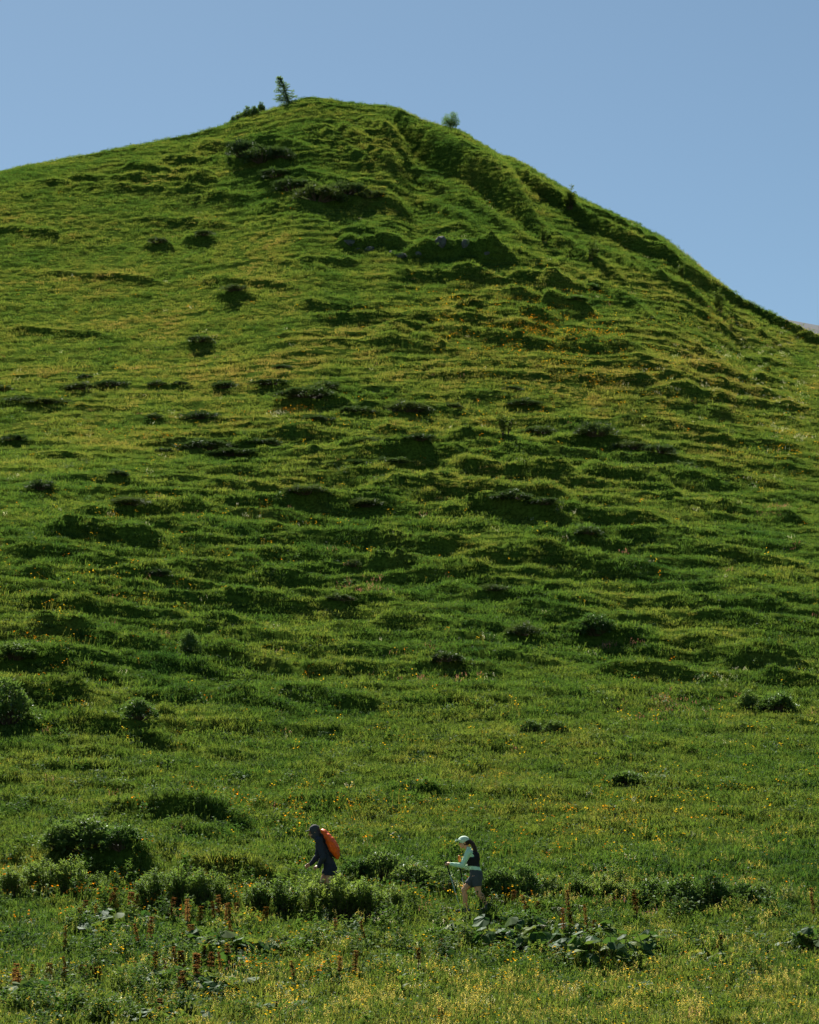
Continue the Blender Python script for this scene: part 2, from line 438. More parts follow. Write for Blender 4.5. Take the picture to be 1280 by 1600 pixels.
def grass_set(cname, nvar, nblade, hmin, hmax, rad, wmin, wmax, seeds=0, forb=0):
    global proto_col
    proto_col = bpy.data.collections.new(cname)
    rr = random.Random(cname)
    for v in range(nvar):
        V, Fc, mi = [], [], []
        for i in range(nblade):
            a = rr.uniform(0, 6.283); q = rad * math.sqrt(rr.random())
            blade(V, Fc, q * math.cos(a), q * math.sin(a), rr.uniform(0, 6.283), rr.uniform(0.05, 0.55), rr.uniform(hmin, hmax), rr.uniform(wmin, wmax), rr.uniform(0.1, 0.7))
        mi += [0] * (len(Fc) - len(mi))
        for i in range(seeds):
            a = rr.uniform(0, 6.283); q = rad * rr.random(); h = rr.uniform(hmax * 0.9, hmax * 1.5)
            x, y = q * math.cos(a), q * math.sin(a); ln = rr.uniform(0.0, 0.3); an = rr.uniform(0, 6.28)
            blade(V, Fc, x, y, an, ln, h, 0.006, 0.1); mi += [0] * (len(Fc) - len(mi))
            tx, ty = x + math.cos(an) * ln * h, y + math.sin(an) * ln * h
            for kx in range(2): blade(V, Fc, tx, ty, an + kx * 1.57, 0.1, 0.07, 0.022, 0.2, z0=h * 0.92)
            mi += [1] * (len(Fc) - len(mi))
        for i in range(forb):
            a = rr.uniform(0, 6.283); q = rad * math.sqrt(rr.random()); h = rr.uniform(0.05, hmax * 0.8)
            x, y = q * math.cos(a), q * math.sin(a); an = rr.uniform(0, 6.28); s = rr.uniform(0.03, 0.06); tl = rr.uniform(-0.3, 0.6)
            ca, sa = math.cos(an), math.sin(an); j = len(V)
            V += [(x, y, h), (x + s * (0.8 * ca - 0.45 * sa), y + s * (0.8 * sa + 0.45 * ca), h + s * tl), (x + 2 * s * ca, y + 2 * s * sa, h + s * tl * 0.6), (x + s * (0.8 * ca + 0.45 * sa), y + s * (0.8 * sa - 0.45 * ca), h + s * tl)]
            Fc.append((j, j + 1, j + 2, j + 3)); mi.append(2)
        tuft(cname + '_tuft', [m_grass, m_seed, m_forb], V, Fc, mi)
    return proto_col

def instancer(name, P, rot, scl, tint, pick, coll, **props):
    me = mesh_from(name, P, [])  if len(P) < 2 else None
    me = bpy.data.meshes.new(name); me.vertices.add(len(P)); me.vertices.foreach_set('co', np.asarray(P, np.float32).ravel())
    def at(nm, ty, arr, key='value'):
        a_ = me.attributes.new(nm, ty, 'POINT'); a_.data.foreach_set(key, np.asarray(arr).ravel())
    at('rot', 'FLOAT_VECTOR', np.asarray(rot, np.float32), 'vector'); at('scl', 'FLOAT', np.asarray(scl, np.float32))
    at('tint', 'FLOAT', np.asarray(tint, np.float32)); at('pick', 'INT', np.asarray(pick, np.int32))
    o = obj(name, me, **props)
    g = bpy.data.node_groups.new(name, 'GeometryNodeTree')
    g.interface.new_socket('Geometry', in_out='INPUT', socket_type='NodeSocketGeometry')
    g.interface.new_socket('Geometry', in_out='OUTPUT', socket_type='NodeSocketGeometry')
    N, L = g.nodes, g.links
    gi = N.new('NodeGroupInput'); go = N.new('NodeGroupOutput')
    ci = N.new('GeometryNodeCollectionInfo'); ci.inputs['Collection'].default_value = coll
    ci.inputs['Separate Children'].default_value = True; ci.inputs['Reset Children'].default_value = True
    ip = N.new('GeometryNodeInstanceOnPoints'); ip.inputs['Pick Instance'].default_value = True
    def named(nm, ty):
        a_ = N.new('GeometryNodeInputNamedAttribute'); a_.data_type = ty; a_.inputs[0].default_value = nm; return a_.outputs[0]
    L.new(gi.outputs[0], ip.inputs['Points']); L.new(ci.outputs[0], ip.inputs['Instance'])
    L.new(named('pick', 'INT'), ip.inputs['Instance Index']); L.new(named('scl', 'FLOAT'), ip.inputs['Scale'])
    e2r = N.new('FunctionNodeEulerToRotation'); L.new(named('rot', 'FLOAT_VECTOR'), e2r.inputs[0]); L.new(e2r.outputs[0], ip.inputs['Rotation'])
    L.new(ip.outputs[0], go.inputs[0])
    md = o.modifiers.new('scatter', 'NODES'); md.node_group = g
    return o

PXT, PYT = project(XX, np.maximum(YY, 20), ZT)
def scatter(dens_fn, seed, pxr=(-60, 1340), pyr=(100, 1680)):
    """random ground points; dens_fn(px, py, y) -> points per square metre of plan"""
    r = np.random.default_rng(seed)
    xa, ya = XX[:-1, :-1], YY[:-1, :-1]
    ex = XX[:-1, 1:] - xa; ey = YY[1:, :-1] - ya
    zx = ZT[:-1, 1:] - ZT[:-1, :-1]; zy = ZT[1:, :-1] - ZT[:-1, :-1]
    area = np.abs(ex) * np.abs(ey) * np.sqrt(1 + np.clip((zx / ex) ** 2 + (zy / ey) ** 2, 0, 12))
    p_x, p_y = PXT[:-1, :-1], PYT[:-1, :-1]
    ok = (p_x > pxr[0]) & (p_x < pxr[1]) & (p_y > pyr[0]) & (p_y < pyr[1]) & (ya > 40) & (ya < 215)
    lam = np.where(ok, area * dens_fn(p_x, p_y, ya), 0)
    n = r.poisson(lam)
    idx = np.repeat(np.arange(n.size), n.ravel())
    i, j = np.unravel_index(idx, n.shape)
    fu, fv = r.random(len(i)), r.random(len(i))
    x = xa[i, j] + fu * ex[i, j]; y = ya[i, j] + fv * ey[i, j]
    x = x / np.sqrt(ya[i, j] ** 2 + 225) * np.sqrt(y * y + 225)
    return x, y, height(x, y), p_x[i, j], p_y[i, j]

def patchiness(x, y):
    return 0.5 + 0.9 * fbm(x / 5.5, y / 7.0, 3, 101) + 0.35 * perlin(x / 1.3, y / 1.6, 111)

EXCL = []      # (x, y, radius) where shrubs and feet keep the grass out
# ------------------------------------------------------------------ plant builders (shared meshes)
def tube(V, Fc, pts, radii, n=6):
    base = len(V)
    pts = [Vector(p) for p in pts]
    for i, p in enumerate(pts):
        d = (pts[min(i + 1, len(pts) - 1)] - pts[max(i - 1, 0)]).normalized()
        u = d.cross(Vector((0.3, 1, 0.2))).normalized(); w = d.cross(u)
        for k_ in range(n):
            t = 2 * math.pi * k_ / n
            V.append(tuple(p + (u * math.cos(t) + w * math.sin(t)) * radii[i]))
    for i in range(len(pts) - 1):
        for k_ in range(n):
            a0 = base + i * n + k_; b0 = base + i * n + (k_ + 1) % n
            Fc.append((a0, b0, b0 + n, a0 + n))
    Fc.append(tuple(base + (len(pts) - 1) * n + k_ for k_ in range(n)))

def leafq(V, Fc, p, d, up, ln, wd):
    """one folded leaf from p along d"""
    d = d.normalized(); s = d.cross(up)
    s = s.normalized() if s.length > 1e-4 else Vector((1, 0, 0))
    nrm = s.cross(d)
    j = len(V)
    for q in (p, p + d * ln * 0.45 + s * wd / 2 + nrm * wd * 0.15, p + d * ln, p + d * ln * 0.45 - s * wd / 2 + nrm * wd * 0.15): V.append(tuple(q))
    Fc.append((j, j + 1, j + 2, j + 3))

def rvec(rr):
    while True:
        v = Vector((rr.uniform(-1, 1), rr.uniform(-1, 1), rr.uniform(-1, 1)))
        if 0.1 < v.length < 1: return v.normalized()

def dome_shrub(seed, w=1.2, h=0.55, clumps=26, per=42, ln=0.055, wd=0.026, spread=0.13):
    rr = random.Random(seed)
    V, Fc, SV, SF = [], [], [], []
    for c in range(clumps):
        a = rr.uniform(0, 6.283); q = math.sqrt(rr.random()) * 0.5 * rr.uniform(0.85, 1.1)
        top = h * max(0.15, (1 - (q / 0.58) ** 2)) * rr.uniform(0.55, 1.05)
        c0 = Vector((q * w * math.cos(a), q * w * 0.85 * math.sin(a), top * rr.uniform(0.62, 0.95)))
        tube(SV, SF, [(c0.x * 0.25, c0.y * 0.25, -0.05), (c0.x * 0.6, c0.y * 0.6, c0.z * 0.5), tuple(c0)], [0.014, 0.010, 0.004], 5)
        for i in range(per):
            o_ = rvec(rr) * spread * rr.random() ** 0.5
            p = c0 + Vector((o_.x, o_.y, o_.z * 0.7))
            if p.z < 0.01: p.z = 0.01 + rr.random() * 0.05
            d = (o_.normalized() + Vector((0, 0, 0.35)) + rvec(rr) * 0.5)
            leafq(V, Fc, p, d, Vector((0, 0, 1)), ln * rr.uniform(0.7, 1.3), wd * rr.uniform(0.8, 1.2))
    return V, Fc, SV, SF

def shoot_shrub(seed, w=1.0, h=0.9, stems=22, per=44, ln=0.065, wd=0.018):
    """willow-like: many upright shoots set with narrow leaves"""
    rr = random.Random(seed)
    V, Fc, SV, SF = [], [], [], []
    for c in range(stems):
        a = rr.uniform(0, 6.283); q = math.sqrt(rr.random()) * 0.5
        hh = h * (1.05 - 0.9 * q * q * 2) * rr.uniform(0.65, 1.08)
        b0 = Vector((q * w * 0.45 * math.cos(a), q * w * 0.45 * math.sin(a), -0.05))
        t0 = Vector((q * w * math.cos(a) + rr.uniform(-.06, .06), q * w * math.sin(a) + rr.uniform(-.06, .06), hh))
        m0 = b0.lerp(t0, 0.5) + Vector((rr.uniform(-.05, .05), rr.uniform(-.05, .05), 0.05))
        tube(SV, SF, [tuple(b0), tuple(m0), tuple(t0)], [0.010, 0.007, 0.003], 5)
        for i in range(per):
            t = rr.uniform(0.12, 1.0) ** 0.8
            p = b0.lerp(m0, t * 2) if t < 0.5 else m0.lerp(t0, t * 2 - 1)
            an = rr.uniform(0, 6.283)
            d = Vector((math.cos(an), math.sin(an), rr.uniform(-0.1, 0.8)))
            leafq(V, Fc, p + Vector((rr.uniform(-.05, .05), rr.uniform(-.05, .05), 0)), d, Vector((0, 0, 1)), ln * rr.uniform(0.6, 1.3) * (1.15 - 0.45 * t), wd * rr.uniform(0.8, 1.3))
    return V, Fc, SV, SF

m_rhodo = leaf_mat('alpine_rose_leaves', [(0.2, (0.032, 0.064, 0.024)), (0.5, (0.052, 0.092, 0.032)), (0.8, (0.085, 0.120, 0.040))], trans=0.3, gloss=0.04, rough=0.45, scale=5)
m_willow = leaf_mat('willow_leaves', [(0.2, (0.10, 0.18, 0.042)), (0.5, (0.155, 0.245, 0.060)), (0.8, (0.21, 0.29, 0.078))], trans=0.5, gloss=0.02, rough=0.45, scale=5)
m_alder = leaf_mat('alder_leaves', [(0.2, (0.050, 0.110, 0.030)), (0.5, (0.085, 0.155, 0.042)), (0.8, (0.13, 0.195, 0.055))], trans=0.46, gloss=0.04, rough=0.42, scale=5)
m_sapl = leaf_mat('sapling_leaves', [(0.2, (0.075, 0.13, 0.03)), (0.8, (0.12, 0.18, 0.04))], trans=0.45, gloss=0.03, scale=5)
m_stem = plain_mat('brown_stems', (0.10, 0.07, 0.045), (0.06, 0.045, 0.03), 0.9, 12)
m_bark = plain_mat('larch_bark', (0.12, 0.09, 0.07), (0.06, 0.05, 0.04), 0.95, 14, 0.6)

def shrub_meshes(tag_, fn, m_, seeds, **kw):
    L_ = []
    for s in seeds:
        V, Fc, SV, SF = fn(s, **kw)
        L_.append((mesh_from(tag_ + '_foliage', V, Fc, [m_]), mesh_from(tag_ + '_stems', SV, SF, [m_stem]), kw['w'], kw['h']))
    return L_
SH = {
 'rhodo': shrub_meshes('alpine_rose', dome_shrub, m_rhodo, range(5), w=1.2, h=0.55, clumps=44, per=60, ln=0.075, wd=0.036),
 'willow': shrub_meshes('willow', shoot_shrub, m_willow, range(10, 16), w=1.0, h=0.85, stems=46, per=80, ln=0.085, wd=0.036),
 'alder': shrub_meshes('alder', dome_shrub, m_alder, range(20, 25), w=1.1, h=0.85, clumps=54, per=64, ln=0.075, wd=0.045, spread=0.15),
 'sapling': shrub_meshes('sapling', shoot_shrub, m_sapl, range(30, 34), w=0.45, h=1.1, stems=9, per=60, ln=0.09, wd=0.05),
}
NMS = {'rhodo': ('alpine_rose_shrub', 'shrub'), 'willow': ('willow_shrub', 'shrub'), 'alder': ('alder_bush', 'bush'), 'sapling': ('young_sapling', 'sapling')}
ORD = ['leftmost', 'second from the left', 'third from the left', 'fourth from the left', 'fifth from the left', 'sixth from the left', 'seventh from the left', 'eighth from the left',
       'ninth from the left', 'tenth from the left', 'eleventh from the left', 'twelfth from the left', 'thirteenth from the left', 'fourteenth from the left']

def shrub(kind, px, py, wpx, hpx, label, group, lift=0.0):
    x, y, z = place(px, py)
    s = y / F
    fm, sm, w0, h0 = random.choice(SH[kind])
    w = wpx * s * (1.25 if kind == 'rhodo' else 1.12); h = hpx * s * (0.85 if kind == 'rhodo' else 1.12)
    root = bpy.data.objects.new(NMS[kind][0], None); COL.objects.link(root)
    root.empty_display_size = 0.2
    root.location = (x, y + 0.25 * w, float(height(x, y + 0.25 * w)) - 0.03 + lift)
    root['label'] = label; root['category'] = NMS[kind][1]; root['group'] = group
    EXCL.append((x, y + 0.25 * w, 0.42 * w))
    rz = random.choice((0, math.pi)) + random.uniform(-.35, .35)
    obj('foliage', fm, root, rot=(0, 0, rz), scale=(w / w0, w / w0 * 0.9, h / h0))
    obj('stems', sm, root, rot=(0, 0, rz), scale=(w / w0, w / w0 * 0.9, h / h0))
    return root

def zone_of_shrubs(kind, items, what, where, group):
    items = sorted(items, key=lambda t: t[0])
    for i, it in enumerate(items):
        if len(items) == 1: lab = f'{what} {where}'
        elif i == len(items) - 1: lab = f'{what}, rightmost {where}'
        else: lab = f'{what}, {ORD[i]} {where}'
        shrub(kind, *it, lab, group)

G_R = 'dark alpine rose shrubs on the hillside'
zone_of_shrubs('rhodo', [(378,262,50,34),(410,264,60,36),(440,258,36,24)], 'dark green shrub clump', 'in the thicket below the larch', G_R)
zone_of_shrubs('rhodo', [(455,306,60,26),(495,320,70,34),(540,318,60,30),(580,312,50,24),(430,292,50,18)], 'dense dark shrub', 'in the dark band under the summit', G_R)
zone_of_shrubs('rhodo', [(245,391,32,14),(318,381,30,12)], 'small dark shrub', 'on the smooth upper left slope', G_R)
zone_of_shrubs('rhodo', [(365,470,38,14),(311,547,40,14)], 'lone low dark shrub', 'on the open slope left of centre', G_R)
zone_of_shrubs('rhodo', [(5,612,26,12),(30,628,48,15),(75,634,66,14),(131,592,24,10),(128,611,52,14),(172,607,48,14),(246,606,30,10),(280,607,28,8),(350,609,42,15),(440,577,28,10),(425,606,54,9),(508,614,44,18)],
               'low dark shrub', 'in the upper row crossing the olive slope', G_R)
zone_of_shrubs('rhodo', [(240,658,28,11),(312,656,62,18),(480,638,84,20),(555,646,62,15),(635,652,64,26),(705,638,34,12),(800,611,36,10),(820,641,52,14)],
               'spreading dark shrub', 'in the second row crossing the slope', G_R)
zone_of_shrubs('rhodo', [(20,697,44,14),(255,709,30,12),(320,706,92,24),(362,717,78,16),(410,696,52,16),(495,661,44,14),(580,691,40,12),(845,681,52,15),(932,699,62,28),(985,702,50,20),(1030,714,50,20),(1065,726,44,16)],
               'dark mounded shrub', 'in the third row across the slope', G_R)
zone_of_shrubs('rhodo', [(60,771,46,20),(180,745,34,15),(200,807,58,16),(560,718,60,16),(610,722,66,18),(655,720,50,14)], 'dark sprawling shrub', 'below the mounded shrubs', G_R)
zone_of_shrubs('rhodo', [(475,796,60,20),(570,802,52,18),(800,806,60,20),(850,815,46,16),(920,850,40,16)], 'shadowed dark shrub', 'on the turf steps mid-hill', G_R)
zone_of_shrubs('rhodo', [(245,912,36,18),(550,896,24,15),(530,952,40,14),(770,940,40,14),(818,1006,48,24),(695,1052,50,20)], 'small brownish-dark shrub', 'on the lower turf steps', G_R)
G_B = 'green bushes dotted over the lower hillside'
zone_of_shrubs('alder', [(8,1138,80,66)], 'large dark green bush at the left edge of the', 'lower slope', G_B)
zone_of_shrubs('alder', [(20,1048,60,28)], 'low wide green bush', 'above the large bush at the left edge', G_B)
zone_of_shrubs('alder', [(294,1020,34,40)], 'upright green bush with a long shadow to its right', 'on the left slope', G_B)
zone_of_shrubs('alder', [(214,1128,52,36)], 'rounded green bush casting a dark shadow', 'left of the lower slope', G_B)
zone_of_shrubs('alder', [(932,1006,56,34)], 'dark leafy bush', 'on the turf step right of centre', G_B)
zone_of_shrubs('alder', [(980,1233,58,24)], 'low dark bush', 'alone in the meadow above and right of the hikers', G_B)
zone_of_shrubs('alder', [(830,1148,36,24),(868,1146,34,22)], 'small leafy bush', 'of the pair on the lower slope right of centre', G_B)
zone_of_shrubs('alder', [(1170,1112,34,30),(1214,1116,54,30)], 'leafy bush', 'of the pair near the right edge', G_B)
zone_of_shrubs('alder', [(140,1332,100,58),(190,1352,60,40),(95,1348,60,40)], 'broad dark bush', 'above the dock patch at left', G_B)
zone_of_shrubs('alder', [(900,470,34,12),(925,458,26,12)], 'tiny dark bush', 'on the right flank below the outcrop', G_B)
G_W = 'willow shrubs along the path'
zone_of_shrubs('willow', [(398,1428,56,46),(440,1436,62,56),(486,1438,62,58),(530,1438,62,62),(575,1438,60,56),(612,1432,46,42)], 'light green willow shrub', 'in front of the orange-pack hiker', G_W)
zone_of_shrubs('willow', [(238,1424,62,52),(282,1424,62,62),(322,1424,54,56)], 'pale green willow shrub', 'left of the hikers beside the dark hollow', G_W)
zone_of_shrubs('willow', [(20,1404,54,42),(62,1398,60,50),(108,1398,56,54),(150,1404,40,36)], 'feathery green shrub', 'along the left edge above the docks', G_W)
zone_of_shrubs('alder', [(556,1384,52,42),(598,1384,62,52),(642,1392,60,44),(688,1394,52,34)], 'dark green bush', 'between the two hikers', G_W)
zone_of_shrubs('alder', [(778,1412,64,58),(818,1414,62,56),(856,1408,50,42)], 'shadowed dark bush', 'right behind the woman hiker', G_W)
zone_of_shrubs('willow', [(905,1408,44,36),(940,1412,50,40),(975,1414,44,34)], 'pale shrub', 'between the dark bush and the right thicket', G_W)
zone_of_shrubs('alder', [(1022,1418,56,46),(1066,1424,64,54),(1112,1424,66,54),(1155,1420,56,46),(1190,1414,36,32)], 'dense leafy bush', 'in the thicket right of the hikers', G_W)
G_S = 'young saplings on the right flank'
zone_of_shrubs('sapling', [(850,382,16,22),(893,338,24,34),(925,412,18,34),(1064,436,14,26),(1093,478,14,18),(1125,490,22,36),(1190,527,12,10)], 'thin bright green sapling', 'on the steep right flank', G_S)
zone_of_shrubs('sapling', [(790,680,26,34),(500,620,22,28)], 'pale green sapling', 'among the mid-hill dark shrubs', G_S)

# ------------------------------------------------------------------ trees on the skyline
def skyline(px, back=0.0):
    """ground point of the crest in that photo column"""
    yy_ = np.arange(100, 215, 0.05); a = (px - 640) / F
    xx_ = a * yy_ * 1.035; zz_ = height(xx_, yy_)
    p_, r_ = project(xx_, yy_, zz_); i = int(np.argmin(r_))
    xx_[i] = a * (yy_[i] * cp + zz_[i] * sp_)
    return float(xx_[i]), float(yy_[i] + back), float(height(xx_[i], yy_[i] + back))

def larch(px, hpx, label):
    x, y, z = skyline(px)
    H = hpx * y / F
    rr = random.Random(5)
    root = bpy.data.objects.new('larch_tree', None); COL.objects.link(root); root.location = (x, y, z - 0.05)
    root['label'] = label; root['category'] = 'tree'
    V, Fc = [], []
    spine = [Vector((0, 0, 0)), Vector((-0.06 * H, 0, 0.3 * H)), Vector((-0.17 * H, 0, 0.62 * H)), Vector((-0.27 * H, 0, 0.88 * H)), Vector((-0.32 * H, 0, 1.0 * H))]
    tube(V, Fc, spine, [0.05, 0.038, 0.024, 0.014, 0.006], 7)
    LV, LF = [], []
    def at_(t):
        t = min(max(t, 0), 0.999) * 4; i = int(t); return spine[i].lerp(spine[i + 1], t - i)
    for i in range(120):
        t = 0.06 + 0.92 * ((i + rr.random()) / 120) ** 1.25; b0 = at_(t); an = i * 2.4 + rr.uniform(-.4, .4)
        ln = H * (0.52 * (1 - t) ** 0.9 + 0.05) * rr.uniform(0.7, 1.08)
        dr = Vector((math.cos(an) - 0.35, math.sin(an) * 0.9, rr.uniform(-0.25, 0.22)))
        if dr.x > 0.2: ln *= 0.9
        dr.normalize(); e0 = b0 + dr * ln; md_ = b0.lerp(e0, 0.55) + Vector((0, 0, -0.02 * H))
        tube(V, Fc, [b0, md_, e0 + Vector((0, 0, 0.02 * H))], [0.010, 0.006, 0.002], 4)
        for k_ in range(int(70 * ln / (0.3 * H)) + 14):
            q = rr.random(); p = b0.lerp(md_, q * 2) if q < .5 else md_.lerp(e0, q * 2 - 1)
            d = rvec(rr) + dr * 0.5
            leafq(LV, LF, p, d, Vector((0, 0, 1)), rr.uniform(0.05, 0.10), 0.026)
    obj('trunk', mesh_from('larch_trunk', V, Fc, [m_bark]), root)
    obj('crown', mesh_from('larch_crown', LV, LF, [leaf_mat('larch_needles', [(0.2, (0.09, 0.17, 0.085)), (0.8, (0.14, 0.23, 0.11))], 0.6, 0.0)]), root)
larch(451, 47, 'small wind-bent larch leaning left on the skyline beside the summit')

def round_tree(px, hpx, wpx, label):
    x, y, z = skyline(px)
    H = hpx * y / F; W = wpx * y / F
    rr = random.Random(9)
    root = bpy.data.objects.new('round_tree', None); COL.objects.link(root); root.location = (x, y, z - 0.2)
    root['label'] = label; root['category'] = 'tree'
    V, Fc, LV, LF = [], [], [], []
    tube(V, Fc, [(0.02, 0, 0), (0, 0, 0.3 * H), (-0.02, 0, 0.55 * H)], [0.05, 0.04, 0.02], 7)
    for c in range(30):
        d = rvec(rr); c0 = Vector((d.x * W * 0.33, d.y * W * 0.33, H * 0.6 + d.z * H * 0.27)) * rr.uniform(0.85, 1.06)
        tube(V, Fc, [(0, 0, 0.35 * H), tuple(c0 * 0.6 + Vector((0, 0, 0.2 * H))), tuple(c0)], [0.014, 0.009, 0.003], 4)
        for i in range(120):
            o_ = rvec(rr) * 0.2 * W * rr.random() ** 0.4
            leafq(LV, LF, c0 + o_, rvec(rr), rvec(rr), rr.uniform(0.04, 0.065), 0.04)
    obj('trunk', mesh_from('round_tree_trunk', V, Fc, [m_bark]), root)
    obj('crown', mesh_from('round_tree_crown', LV, LF, [leaf_mat('round_tree_leaves', [(0.2, (0.08, 0.16, 0.055)), (0.8, (0.14, 0.22, 0.07))], 0.6, 0.0)]), root)
round_tree(704, 31, 33, 'small round-crowned tree alone on the right shoulder of the skyline')

for i, (px, wpx, hpx) in enumerate([(364, 8, 11), (375, 13, 14), (386, 14, 17), (397, 14, 16), (408, 11, 18)]):
    x, y, z = skyline(px, 0.3); s = y / F
    fm, sm, w0, h0 = SH['alder'][i]
    root = bpy.data.objects.new('dwarf_pine', None); COL.objects.link(root); root.location = (x, y, z - 0.08)
    root['label'] = f'dark upright shrub on the skyline left of the larch, ' + (['leftmost', 'second from the left', 'middle one', 'fourth from the left', 'rightmost'][i]) + ' of five'
    root['category'] = 'shrub'; root['group'] = 'shrub row on the skyline left of the larch'
    o = obj('foliage', fm.copy(), root, scale=(wpx * s / w0 * 1.3,) * 2 + (hpx * s / h0 * 1.35,)); o.data.materials[0] = m_alder
    obj('stems', sm, root, scale=(wpx * s / w0 * 1.3,) * 2 + (hpx * s / h0 * 1.35,))

# ------------------------------------------------------------------ rocks of the outcrop
m_rock = plain_mat('grey_rock', (0.13, 0.14, 0.135), (0.05, 0.055, 0.05), 0.9, 5, 0.8)
def rock(px, py, wpx, hpx, seed, label):
    x, y, z = place(px, py); s = y / F
    bm = bmesh.new(); bmesh.ops.create_icosphere(bm, subdivisions=2, radius=0.5)
    rr = random.Random(seed); off = [rvec(rr) for _ in range(14)]; dd_ = [rr.uniform(0.30, 0.46) for _ in off]
    for v in bm.verts:
        for n_, q in zip(off, dd_):
            e_ = v.co.dot(n_) - q
            if e_ > 0: v.co -= n_ * e_
    me = bpy.data.meshes.new('rock'); bm.to_mesh(me); bm.free(); me.materials.append(m_rock)
    obj('rock', me, loc=(x, y + 0.2, z + hpx * s * 0.25), rot=(0, rr.uniform(-.3, .3), rr.uniform(0, 6)), scale=(wpx * s * 1.2, wpx * s, hpx * s * 1.25), label=label, category='rock', group='rocks of the outcrop below the summit')
rock(690, 386, 26, 20, 1, 'larger grey rock in the shaded outcrop, left of the pair')
rock(728, 388, 20, 18, 2, 'smaller grey rock in the shaded outcrop, right of the pair')
rock(545, 385, 22, 15, 3, 'broken grey rock at the left end of the outcrop')
rock(578, 392, 16, 10, 4, 'small grey rock between the outcrop and the broken rock')
rock(626, 402, 24, 10, 5, 'low flat grey rock below the outcrop')
rock(560, 392, 12, 8, 8, 'little dark rock right of the broken rock')
rock(612, 396, 10, 7, 9, 'little rock left of the low flat rock')
rock(652, 400, 14, 9, 10, 'rounded dark stone right of the low flat rock')
rock(760, 402, 16, 9, 11, 'brownish stone at the right end of the outcrop')
rock(406, 342, 6, 5, 6, 'tiny white stone on the turf left of the dark band')
rock(930, 640, 18, 6, 7, 'low brownish stone on the right slope')

# ------------------------------------------------------------------ large-leaved plants in front (each leaf a part)
def heart_leaf(seed, size=0.30):
    rr = random.Random(seed); V = [(0, 0, 0)]; Fc = []
    n = 13
    for i in range(n):
        t = i / (n - 1); a = -2.55 + 5.1 * t
        r = size * 0.5 * (1.0 + 0.14 * math.cos(a)) * rr.uniform(0.93, 1.06)
        x_, y_ = r * math.cos(a) + size * 0.16, r * math.sin(a) * 0.95
        V.append((x_, y_, -0.9 * (y_ ** 2) / size + 0.25 * size * 0.3 * math.sin(a * 5) * 0.35 - 0.4 * max(x_, 0) ** 2 / size))
    for i in range(1, n): Fc.append((0, i, i + 1))
    base = len(V)
    # leaf stalk hanging from the blade's base
    tube(V, Fc, [(0.0, 0, -0.004), (-0.05, 0, -0.18), (-0.07, 0, -0.40)], [0.006, 0.008, 0.010], 5)
    return V, Fc, [0] * (n - 1) + [1] * (len(Fc) - n + 1)
m_big = leaf_mat('butterbur_leaves', [(0.15, (0.035, 0.090, 0.026)), (0.5, (0.065, 0.130, 0.032)), (0.85, (0.14, 0.185, 0.04))], trans=0.42, gloss=0.018, rough=0.5, scale=3, rnd=0.75)
m_stalk = plain_mat('green_stalks', (0.10, 0.13, 0.045), (0.13, 0.09, 0.05), 0.8, 20)
BL = []
for s in range(6):
    V, Fc, mi = heart_leaf(s); BL.append(mesh_from('butterbur_leaf', V, Fc, [m_big, m_stalk], mi))

def butterbur(px, py, hpx, spread_px, nleaf, label, group):
    x, y, z = place(px, py); s = y / F; rr = random.Random(int(px * 7 + py))
    root = bpy.data.objects.new('butterbur_plant', None); COL.objects.link(root); root.location = (x, y, z); root['label'] = label; root['category'] = 'plant'; root['group'] = group
    EXCL.append((x, y, spread_px * s * 0.56))
    big = 1.0 if px > 700 else 1.08; hpx *= 1.2; nleaf = int(nleaf * 1.9)
    for i in range(nleaf):
        a = rr.uniform(0, 6.283); q = math.sqrt(rr.random()) * spread_px * s * 0.5
        hh = hpx * s * rr.uniform(0.35, 1.0) * (1 - 0.35 * q / (spread_px * s * 0.5 + 1e-6))
        sc_ = rr.uniform(0.5, 1.15) * big
        obj('leaf', rr.choice(BL), root, loc=(q * math.cos(a), q * math.sin(a), max(hh, 0.08)), rot=(rr.gauss(0, 0.3), rr.gauss(0.25, 0.35), a + rr.gauss(0, 0.5)), scale=(sc_, sc_, sc_))

PATCH = [
 ('in the leafy patch at the lower left edge', [(20,1562,24,60,8),(55,1566,34,60,9),(92,1570,26,50,6)]),
 ('in the patch under the upper left dock spikes', [(158,1442,26,50,8),(196,1452,30,56,9),(232,1446,22,44,6),(130,1458,18,40,5)]),
 ('in the dark patch below the pale willows', [(312,1478,30,56,9),(352,1492,36,60,10),(392,1500,36,60,10),(428,1490,30,54,8),(370,1516,24,50,6)]),
 ('in the patch among the left dock spikes', [(222,1536,26,56,8),(262,1548,34,60,10),(302,1552,36,60,10),(342,1558,34,56,9),(372,1548,22,40,6),(240,1512,20,44,6)]),
 ('along the bottom edge at left', [(232,1606,26,56,8),(276,1604,24,50,7),(318,1598,20,44,6),(436,1582,22,48,7)]),
 ("in the tall clump below the woman's feet", [(728,1470,34,56,9),(762,1484,44,60,11),(800,1492,48,62,12),(838,1494,44,60,10),(776,1454,26,54,8),(820,1460,30,54,8)]),
 ('in the tall dark clump right of the umbels', [(872,1500,44,60,11),(908,1512,58,64,12),(946,1516,60,64,13),(984,1510,52,60,11),(1014,1490,34,50,8),(896,1470,30,54,8),(950,1474,32,56,8)]),
 ('around the lone spike in the right meadow', [(1098,1506,26,44,7),(1126,1514,24,40,6)]),
 ('at the right edge', [(1246,1490,36,50,8),(1272,1494,44,54,9)]),
 ('in the scattered leaves at front centre', [(560,1528,14,40,5),(500,1520,14,40,5),(620,1500,16,44,5),(690,1500,18,44,6)]),
]
